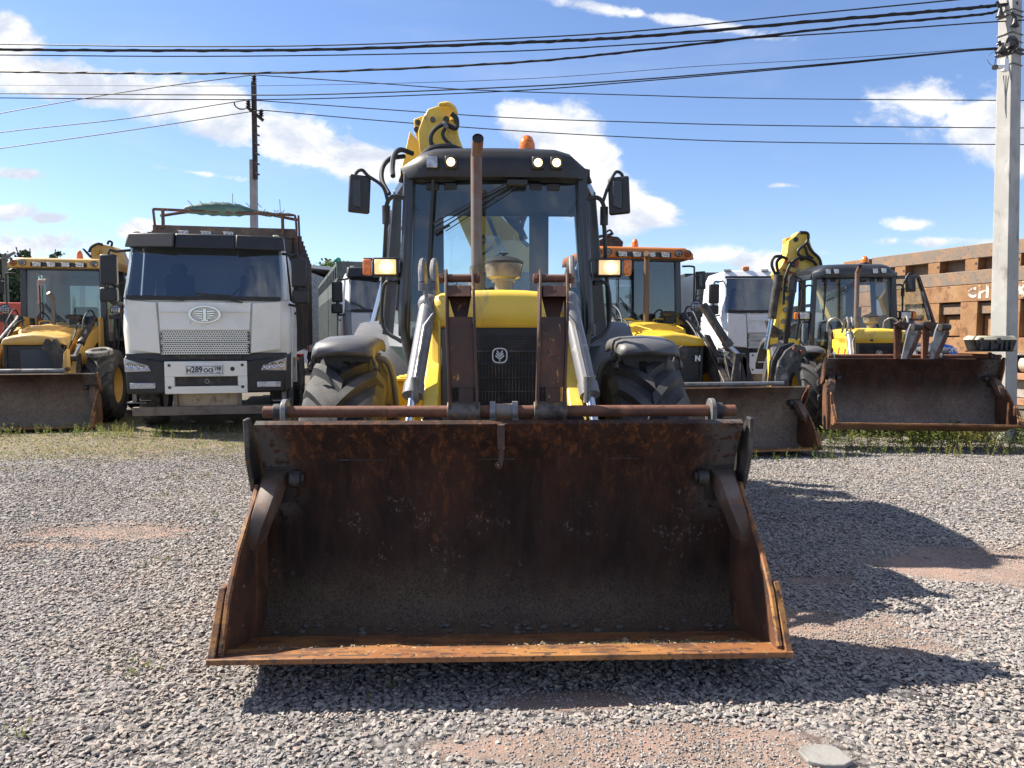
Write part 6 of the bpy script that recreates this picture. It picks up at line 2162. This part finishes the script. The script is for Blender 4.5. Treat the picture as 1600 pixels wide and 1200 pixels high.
obj('cab_window', MB().box(1.0, 2.3, .46, .49, 1.9, 2.75), GLASSDK, cr)
obj('white_stripe', MB().box(1.0, 2.3, .44, .455, 1.75, 1.84), WHITE2, cr)
# semi-trailer and warehouse between the truck and the big loader
sm_ = thing('semi_trailer', 'white box semi-trailer with dark red rear frame behind the white dump truck', 'trailer', (-9.25, 30, 0), RAD(3))
DRED = mat('dark_red_frame', (.20, .035, .025), .5)
obj('box', MB().box(-1.25, 1.02, .02, 12, 1.05, 3.95), WHITE2, sm_)
obj('rear_frame', MB().box(1.02, 1.18, 0, 12, .95, 4.0), DRED, sm_)
obj('frame_edge', MB().box(1.18, 1.27, -.02, 12, .9, 4.05), STEEL, sm_)
for z in (1.4, 2.4, 3.4):
    obj('door_hinge', MB().box(1.0, 1.3, -.06, .0, z, z + .14), WHITE2, sm_)
bp = obj('hazard_plate', MB().box(.66, 1.0, -.03, .0, 1.30, 2.20), REDL, sm_)
obj('reflector', MB().box(.72, .94, -.045, -.035, 1.36, 2.14), mat('yellow_reflector', (.85, .45, .02), .3), bp)
obj('rear_bumper', MB().box(-1.25, 1.1, -.1, .1, .45, .60), WHITE2, sm_)
obj('tail_light', MB().box(.5, 1.0, -.12, -.1, .62, .82), REDL, sm_)
for yy in (.9, 2.2):
    for sd in (-1, 1):
        wheel(sm_, (sd * 1.0, yy + .6, .5), .5, .3, DARKST, treads='road')
wh = thing('warehouse', 'silver-grey metal warehouse with sloping roof far behind the trailer', 'building', (-10.5, 48, 0), 0)
CORR = mat('silver_cladding', (.50, .51, .53), .35, .3, layers=[((.40, .41, .43), 2, .45, .7)])
obj('wall', MB().box(-3.5, 12, 0, 30, 0, 5.2), CORR, wh)
obj('roof', MB().prism([(-3.5, 5.3), (-3.9, 5.1), (-2.6, 5.85), (4.5, 5.1), (4.5, 5.3), (-2.6, 6.05)], -.3, 30, 'y'), CORR, wh)
o0 = obj('cladding_rib', MB().box(-3.4, -3.34, -.04, 0, 0, 5.1), CORR, wh)
for k in range(1, 24):
    o = o0.copy()
    COL.objects.link(o)
    o.location.x = k * .6
obj('gutter', MB().box(-3.6, 12, -.15, -.02, 4.1, 4.22), CHROME, wh)
fe = thing('mesh_fence', 'pale welded mesh fence with coiled barbed wire in front of the warehouse', 'fence', (-9.5, 38, 0), 0)
FM = mat('grey_fence_wire', (.35, .37, .38), .5, .3)
fm = MB()
for k in range(60):
    fm.box(k * .1 - .5, k * .1 - .488, 0, .01, .3, 2.45)
for z in (.35, .9, 1.45, 2.0, 2.42):
    fm.box(-.5, 5.6, -.01, 0, z, z + .014)
o = obj('mesh_panel', fm, FM, fe)
o['kind'] = 'stuff'
for x in (-.5, 2.0, 4.5):
    obj('post', MB().box(x, x + .06, -.03, .03, 0, 2.6), FM, fe)
cw_ = MB()
cw_.tube([(-.4 + k * .03, .28 * math.cos(k * .45), 2.75 + .28 * math.sin(k * .45)) for k in range(200)], .010, 4)
obj('barbed_wire', cw_, FM, fe)
# dark shed behind the right-hand truck
sd_ = thing('dark_shed', 'low dark flat-roofed shed behind the white truck on the right', 'building', (8.2, 27, 0), 0)
obj('wall', MB().box(-1.9, 9, 0, 8, 0, 3.55), CABDK, sd_)
obj('roof', MB().box(-2.1, 9.2, -.2, 8, 3.56, 3.72), BLACKP, sd_)
for k in range(8):
    obj('cladding_post', MB().box(-1.9 + k * 1.3, -1.8 + k * 1.3, -.04, 0, 0, 3.5), CABDK, sd_)
# grey office block seen through the cab windows of the orange-roofed loader
ob = thing('site_building', 'pale grey low building seen through the windows of the orange-roofed loader', 'building', (3.0, 34, 0), 0)
obj('wall', MB().box(-1.2, 4.2, 0, 6, 0, 4.1), mat('pale_cladding', (.45, .47, .50), .6), ob)
for i in range(4):
    for j in range(2):
        f_ = obj('window', MB().box(-.9 + i * 1.25, .05 + i * 1.25, -.06, 0, 1.6 + j * 1.3, 2.5 + j * 1.3), WHITE2, ob)
        obj('pane', MB().box(-.84 + i * 1.25, -.01 + i * 1.25, -.075, -.062, 1.66 + j * 1.3, 2.44 + j * 1.3), GLASSDK, f_)
# blue cover behind the right-hand bucket
bl = thing('blue_vehicle', 'bright blue rounded bonnet with white lettering behind the folded forks on the right', 'vehicle', W(1478, 556, 13.0))
BLU = mat('bright_blue_paint', (.02, .13, .55), .35, coat=.4)
bx_ = MB().plate([W(x, y, 13.0) for x, y in ((1450, 600), (1450, 540), (1472, 536), (1490, 540), (1497, 547), (1500, 556), (1500, 600))], (0, .9, 0))
bo_ = obj('bonnet', bx_, BLU, bl, world=True, bevel=.04)
text('lettering', 'DIZON', .11, face_cam(W(1479, 547, 12.985)), WHITE2, bo_, world=True, bold=.003)
for k in (0, 1):
    wheel(bl, tuple(bl.matrix_basis.inverted() @ Vector((W(1478, 600, 13).x - .45 + k * .9, 13.5, .3))), .3, .2, DARKST, treads='road')

# ================================================================== trees
LEAFD = mat('dark_spruce_green', (.030, .055, .022), .7, layers=[((.06, .10, .03), 3, .45, .7)])
LEAFL = mat('bright_leaf_green', (.085, .14, .022), .6, layers=[((.14, .20, .03), 2, .45, .7), ((.05, .09, .02), 4, .5, .7)])
BARK = mat('bark', (.08, .06, .045), .9)


def tree(label, x, y, h, cr, m, cat_='tree', n=2600, leaf=.16, trunk_h=.4, conif=False, seed=1):
    rs = random.Random(seed)
    t_ = thing('pine_tree' if conif else 'leafy_tree', label, cat_, (x, y, 0))
    tr = MB()
    tr.tube([(0, 0, 0), (.05 * cr, 0, h * .5), (0, .04 * cr, h * .97)], [h * .022, h * .014, h * .004], 8)
    tips = []
    for k in range(26 if not conif else 44):
        z = h * (trunk_h + (.95 - trunk_h) * k / (26 if not conif else 44))
        a = rs.uniform(0, 6.28)
        u = (z / h - trunk_h) / (1 - trunk_h)
        ln = cr * ((1.0 - u) ** .7 + .08 if conif else math.sqrt(max(.05, 1 - (2 * u - .9) ** 2 * .9)) * rs.uniform(.55, 1.05))
        e = Vector((math.cos(a) * ln, math.sin(a) * ln, z + ln * (-.08 if conif else .35)))
        tr.tube([(0, 0, z * .97), e * .5 + Vector((0, 0, z * .5)), e], [h * .006, h * .004, h * .0015], 5)
        tips.append((Vector((0, 0, z)), e, ln))
    obj('trunk', tr, BARK, t_)
    cr_ = MB()
    for _ in range(n):
        a, e, ln = rs.choice(tips)
        q = a.lerp(e, rs.uniform(.25, 1.05)) + Vector((rs.gauss(0, 1), rs.gauss(0, 1), rs.gauss(0, .8))) * cr * (.13 if not conif else .06)
        s_ = leaf * rs.uniform(.5, 1.3)
        d1 = Vector((rs.gauss(0, 1), rs.gauss(0, 1), rs.gauss(0, 1))).normalized()
        d2 = d1.orthogonal().normalized()
        cr_.add([q - d1 * s_, q + d2 * s_ * .5, q + d1 * s_, q - d2 * s_ * .5], [(0, 1, 2, 3)])
    obj('crown', cr_, m, t_, smooth=0)
    return t_


p = W(512, 430, 62)
tree('round bright green tree above the slatted truck, left of the big loader', p.x, 62, 7.6, 2.3, LEAFL, n=5200, leaf=.17, trunk_h=.35, seed=4)
p = W(86, 400, 50)
tree('dark pointed tree top just above the roof of the far left loader', p.x, 50, 7.45, 1.5, LEAFD, n=3000, leaf=.13, conif=True, trunk_h=.15, seed=2)
for i, (px, hh, cr, lab) in enumerate(((8, 5.3, 1.6, 'dark green tree at the left edge behind the lamp post'), (28, 4.9, 1.4, 'dark green tree between the lamp post and the far left cab'), (48, 5.6, 1.3, 'dark tree with a thin top touching the antenna of the far left cab'), (-20, 5.0, 1.6, 'dark tree cut off by the left edge'))):
    p = W(px, 450, 34)
    tree(lab, p.x, 34, hh, cr, LEAFD, n=2600, leaf=.11, conif=i == 2, trunk_h=.12, seed=10 + i)
# lamp post by the left edge
lp = W(8, 420, 24)
ll = thing('street_lamp', 'slim street lamp with an angled grey head at the far left', 'street lamp', (lp.x, 24, 0))
obj('post', MB().bar((lp.x, 24, 0), (lp.x, 24, W(8, 397, 24).z), .12, .12, (0, 1, 0)), mat('greenish_post', (.12, .15, .12), .7), ll, world=True)
obj('lamp_head', MB().bar(W(11, 401, 24), W(23, 394, 24), .12, .07), DULL, ll, world=True, bevel=.02)
px_tube('wiring', [(0, 406), (6, 404), (14, 404), (28, 412), (40, 412)], 23.9, .015, BLACKP, ll)
# ================================================================== weeds, grass, litter
rs = random.Random(77)


def blades(name, label, m, spots, hmin, hmax, leafy, n_leaf=7):
    mb = MB()
    V, Fc = mb.v, mb.f
    for (x, y, k) in spots:
        z = gz(x, y) - .005
        h = rs.uniform(hmin, hmax) * k
        lx, ly = rs.gauss(0, .18) * h, rs.gauss(0, .18) * h
        if leafy:
            w_ = .004 + h * .008
            a = rs.uniform(0, 3.14)
            dx, dy = math.cos(a) * w_, math.sin(a) * w_
            o = len(V)
            V += [(x - dx, y - dy, z), (x + dx, y + dy, z), (x + lx + dx * .4, y + ly + dy * .4, z + h), (x + lx - dx * .4, y + ly - dy * .4, z + h)]
            Fc.append((o, o + 1, o + 2, o + 3))
            for i in range(n_leaf):
                u = .15 + .85 * (i + rs.random()) / n_leaf
                b_ = rs.uniform(0, 6.28)
                L = h * rs.uniform(.12, .26) * (1.15 - .6 * u) + .008
                c, s = math.cos(b_), math.sin(b_)
                px, py, pz = x + lx * u, y + ly * u, z + h * u
                wl = L * .22
                o = len(V)
                up = L * rs.uniform(.2, .9)
                V += [(px, py, pz), (px + c * L * .5 - s * wl, py + s * L * .5 + c * wl, pz + up * .6), (px + c * L, py + s * L, pz + up * .7), (px + c * L * .5 + s * wl, py + s * L * .5 - c * wl, pz + up * .6)]
                Fc.append((o, o + 1, o + 2, o + 3))
        else:
            for i in range(3):
                a = rs.uniform(0, 6.28)
                w_ = .0025 + h * .02
                ex, ey = math.cos(a) * h * rs.uniform(.2, .7), math.sin(a) * h * rs.uniform(.2, .7)
                o = len(V)
                V += [(x - w_ * math.sin(a), y + w_ * math.cos(a), z), (x + w_ * math.sin(a), y - w_ * math.cos(a), z), (x + ex, y + ey, z + h * rs.uniform(.6, 1))]
                Fc.append((o, o + 1, o + 2))
    o = obj(name, mb, m, None, smooth=0)
    return tag(o, label, 'weeds' if leafy else 'grass', kind='stuff')


def leafmat(name, c1, c2):
    m = mat(name, c1, .6, layers=[(c2, 1.5, .42, .62)])
    nt = m.node_tree
    b_ = next(n for n in nt.nodes if n.type == 'BSDF_PRINCIPLED')
    out = next(n for n in nt.nodes if n.type == 'OUTPUT_MATERIAL')
    tr = nt.nodes.new('ShaderNodeBsdfTranslucent')
    src = b_.inputs['Base Color'].links[0].from_socket
    nt.links.new(src, tr.inputs[0])
    mx = nt.nodes.new('ShaderNodeMixShader')
    mx.inputs[0].default_value = .45
    nt.links.new(b_.outputs[0], mx.inputs[1])
    nt.links.new(tr.outputs[0], mx.inputs[2])
    nt.links.new(mx.outputs[0], out.inputs[0])
    return m


WEED = leafmat('fresh_weed_green', (.12, .16, .035), (.24, .23, .06))
DRY = leafmat('yellowed_grass', (.26, .22, .085), (.15, .16, .04))
spots = []
for _ in range(900):     # tall weeds at the feet of the parked row, thickest on the right
    y = rs.uniform(9.4, 11.2)
    x = rs.uniform(3.9, 9.6)
    if rs.random() < .35 + .65 * (x - 3.9) / 5:
        spots.append((x, y, .6 + .6 * (y - 9.4) / 1.8))
for _ in range(420):
    spots.append((rs.uniform(5.5, 9.6), rs.uniform(10.2, 12.5), 1.25))
for _ in range(160):
    spots.append((rs.uniform(-9.0, -6.2), rs.uniform(11.3, 12.2), .55))
for _ in range(110):
    spots.append((rs.uniform(-6.3, -3.4), rs.uniform(11.0, 12.0), .55))
for _ in range(60):
    spots.append((rs.uniform(1.5, 4.2), rs.uniform(9.0, 9.5), .5))
spots.append((2.55, 8.9, 1.0))
blades('weeds', 'tall green weeds growing in front of the parked machines', WEED, spots, .12, .36, True, 12)
spots = []
for _ in range(34000):
    y = rs.uniform(7.6, 13.5)
    x = rs.uniform(-.74, .74) * y
    e = 9.7 + .22 * x + 1.4 * noise.noise(Vector((x * .5, y * .5, 2)))
    d = y - e
    if d > 0 and noise.noise(Vector((x * 1.4, y * 1.4, 9))) >-.28 and rs.random() < .8:
        spots.append((x, y, 1))
    elif d > -1.6 and noise.noise(Vector((x * 2.2, y * 2.2, 7))) > .34 and rs.random() < .3:
        spots.append((x, y, .7))
blades('dry_grass', 'short yellow-green grass on the dry soil strip in front of the machines', DRY, spots, .015, .055, False)
spots = []
for (px, py, n, rad) in ((222, 1050, 16, .05), (596, 1098, 1, .02), (1210, 770, 10, .05), (1245, 765, 6, .05), (258, 772, 14, .12), (300, 745, 14, .15), (340, 800, 5, .1), (40, 1140, 5, .04),
                         (1500, 770, 8, .2), (1420, 745, 10, .3), (1560, 745, 10, .3), (250, 880, 4, .04), (615, 1075, 2, .02), (1310, 760, 6, .1)):
    c = G(px, py)
    for _ in range(n):
        spots.append((c.x + rs.gauss(0, rad), c.y + rs.gauss(0, rad), 1))
blades('seedlings', 'tiny bright green seedlings between the gravel stones', WEED, spots, .02, .05, True, 7)

# dirt, stones and straw lying on the lip of the main bucket
mb = MB()
Mw = main.matrix_basis
rs = random.Random(9)
for _ in range(900):
    u = rs.random()
    x = -1.05 + 2.2 * rs.random() if u < .35 else rs.uniform(.15, 1.12)
    yy = -1.96 + .10 * rs.random() ** 1.5
    lp_ = Vector(((x), 0, 0))
    y_, z_ = yy, .176 + (-1.985 - yy) * (.08 / .38)
    s = rs.uniform(.003, .008) * (1 + 1.2 * (rs.random() > .97))
    q = Mw @ Vector((x, y_, z_ + s * .4))
    mb.boxc(q, (s * 1.6, s * 1.2, s), (rs.random() * 3, rs.random() * 3, rs.random() * 3))
o = obj('bucket_dirt', mb, mat('pale_dirt', (.32, .25, .16), .9, layers=[((.15, .11, .07), 30, .45, .6)]), None, smooth=0)
tag(o, 'dried dirt crumbs lying along the lip of the big rusty bucket', 'dirt', kind='stuff')
mb = MB()
for _ in range(70):
    x = rs.uniform(.25, .95)
    yy = rs.uniform(-1.96, -1.86)
    q = Mw @ Vector((x, yy, .176 + (-1.985 - yy) * .21 + .008))
    a = rs.gauss(0, .5)
    L = rs.uniform(.02, .07)
    mb.tube([q, q + Vector((math.cos(a) * L, math.sin(a) * L, rs.uniform(-.002, .012)))], .0012, 4)
o = obj('straw', mb, DRY, None)
tag(o, 'bits of dry straw lying on the lip of the big bucket', 'straw', kind='stuff')
mb = MB()
for _ in range(40):
    x = rs.uniform(-1.08, 1.12)
    q = Mw @ Vector((x, rs.uniform(-1.60, -1.47), .098))
    s = rs.uniform(.008, .024)
    mb.ball(q, (s, s * .8, s * .55), 7, 5)
o = obj('mud_lumps', mb, mat('grey_mud', (.11, .095, .075), .9), None, smooth=0)
tag(o, 'small dried mud lumps in the back corner of the big bucket', 'mud', kind='stuff')
# paper scraps under the white dump truck
for i, (px, py, lab) in enumerate(((298, 660, 'small white paper scrap under the middle of the white dump truck'), (358, 661, 'crumpled pale scrap under the right side of the white dump truck'))):
    c = G(px, py, .02)
    mb = MB().add([(c.x - .09, c.y, .03), (c.x, c.y - .04, .045), (c.x + .09, c.y, .03), (c.x, c.y + .05, .07)], [(0, 1, 2, 3)])
    o = obj('paper_scrap', mb, WHITE2)
    s_ = o.modifiers.new('thick', 'SOLIDIFY')
    s_.thickness = .003
    tag(o, lab, 'paper scrap', 'litter under the truck')
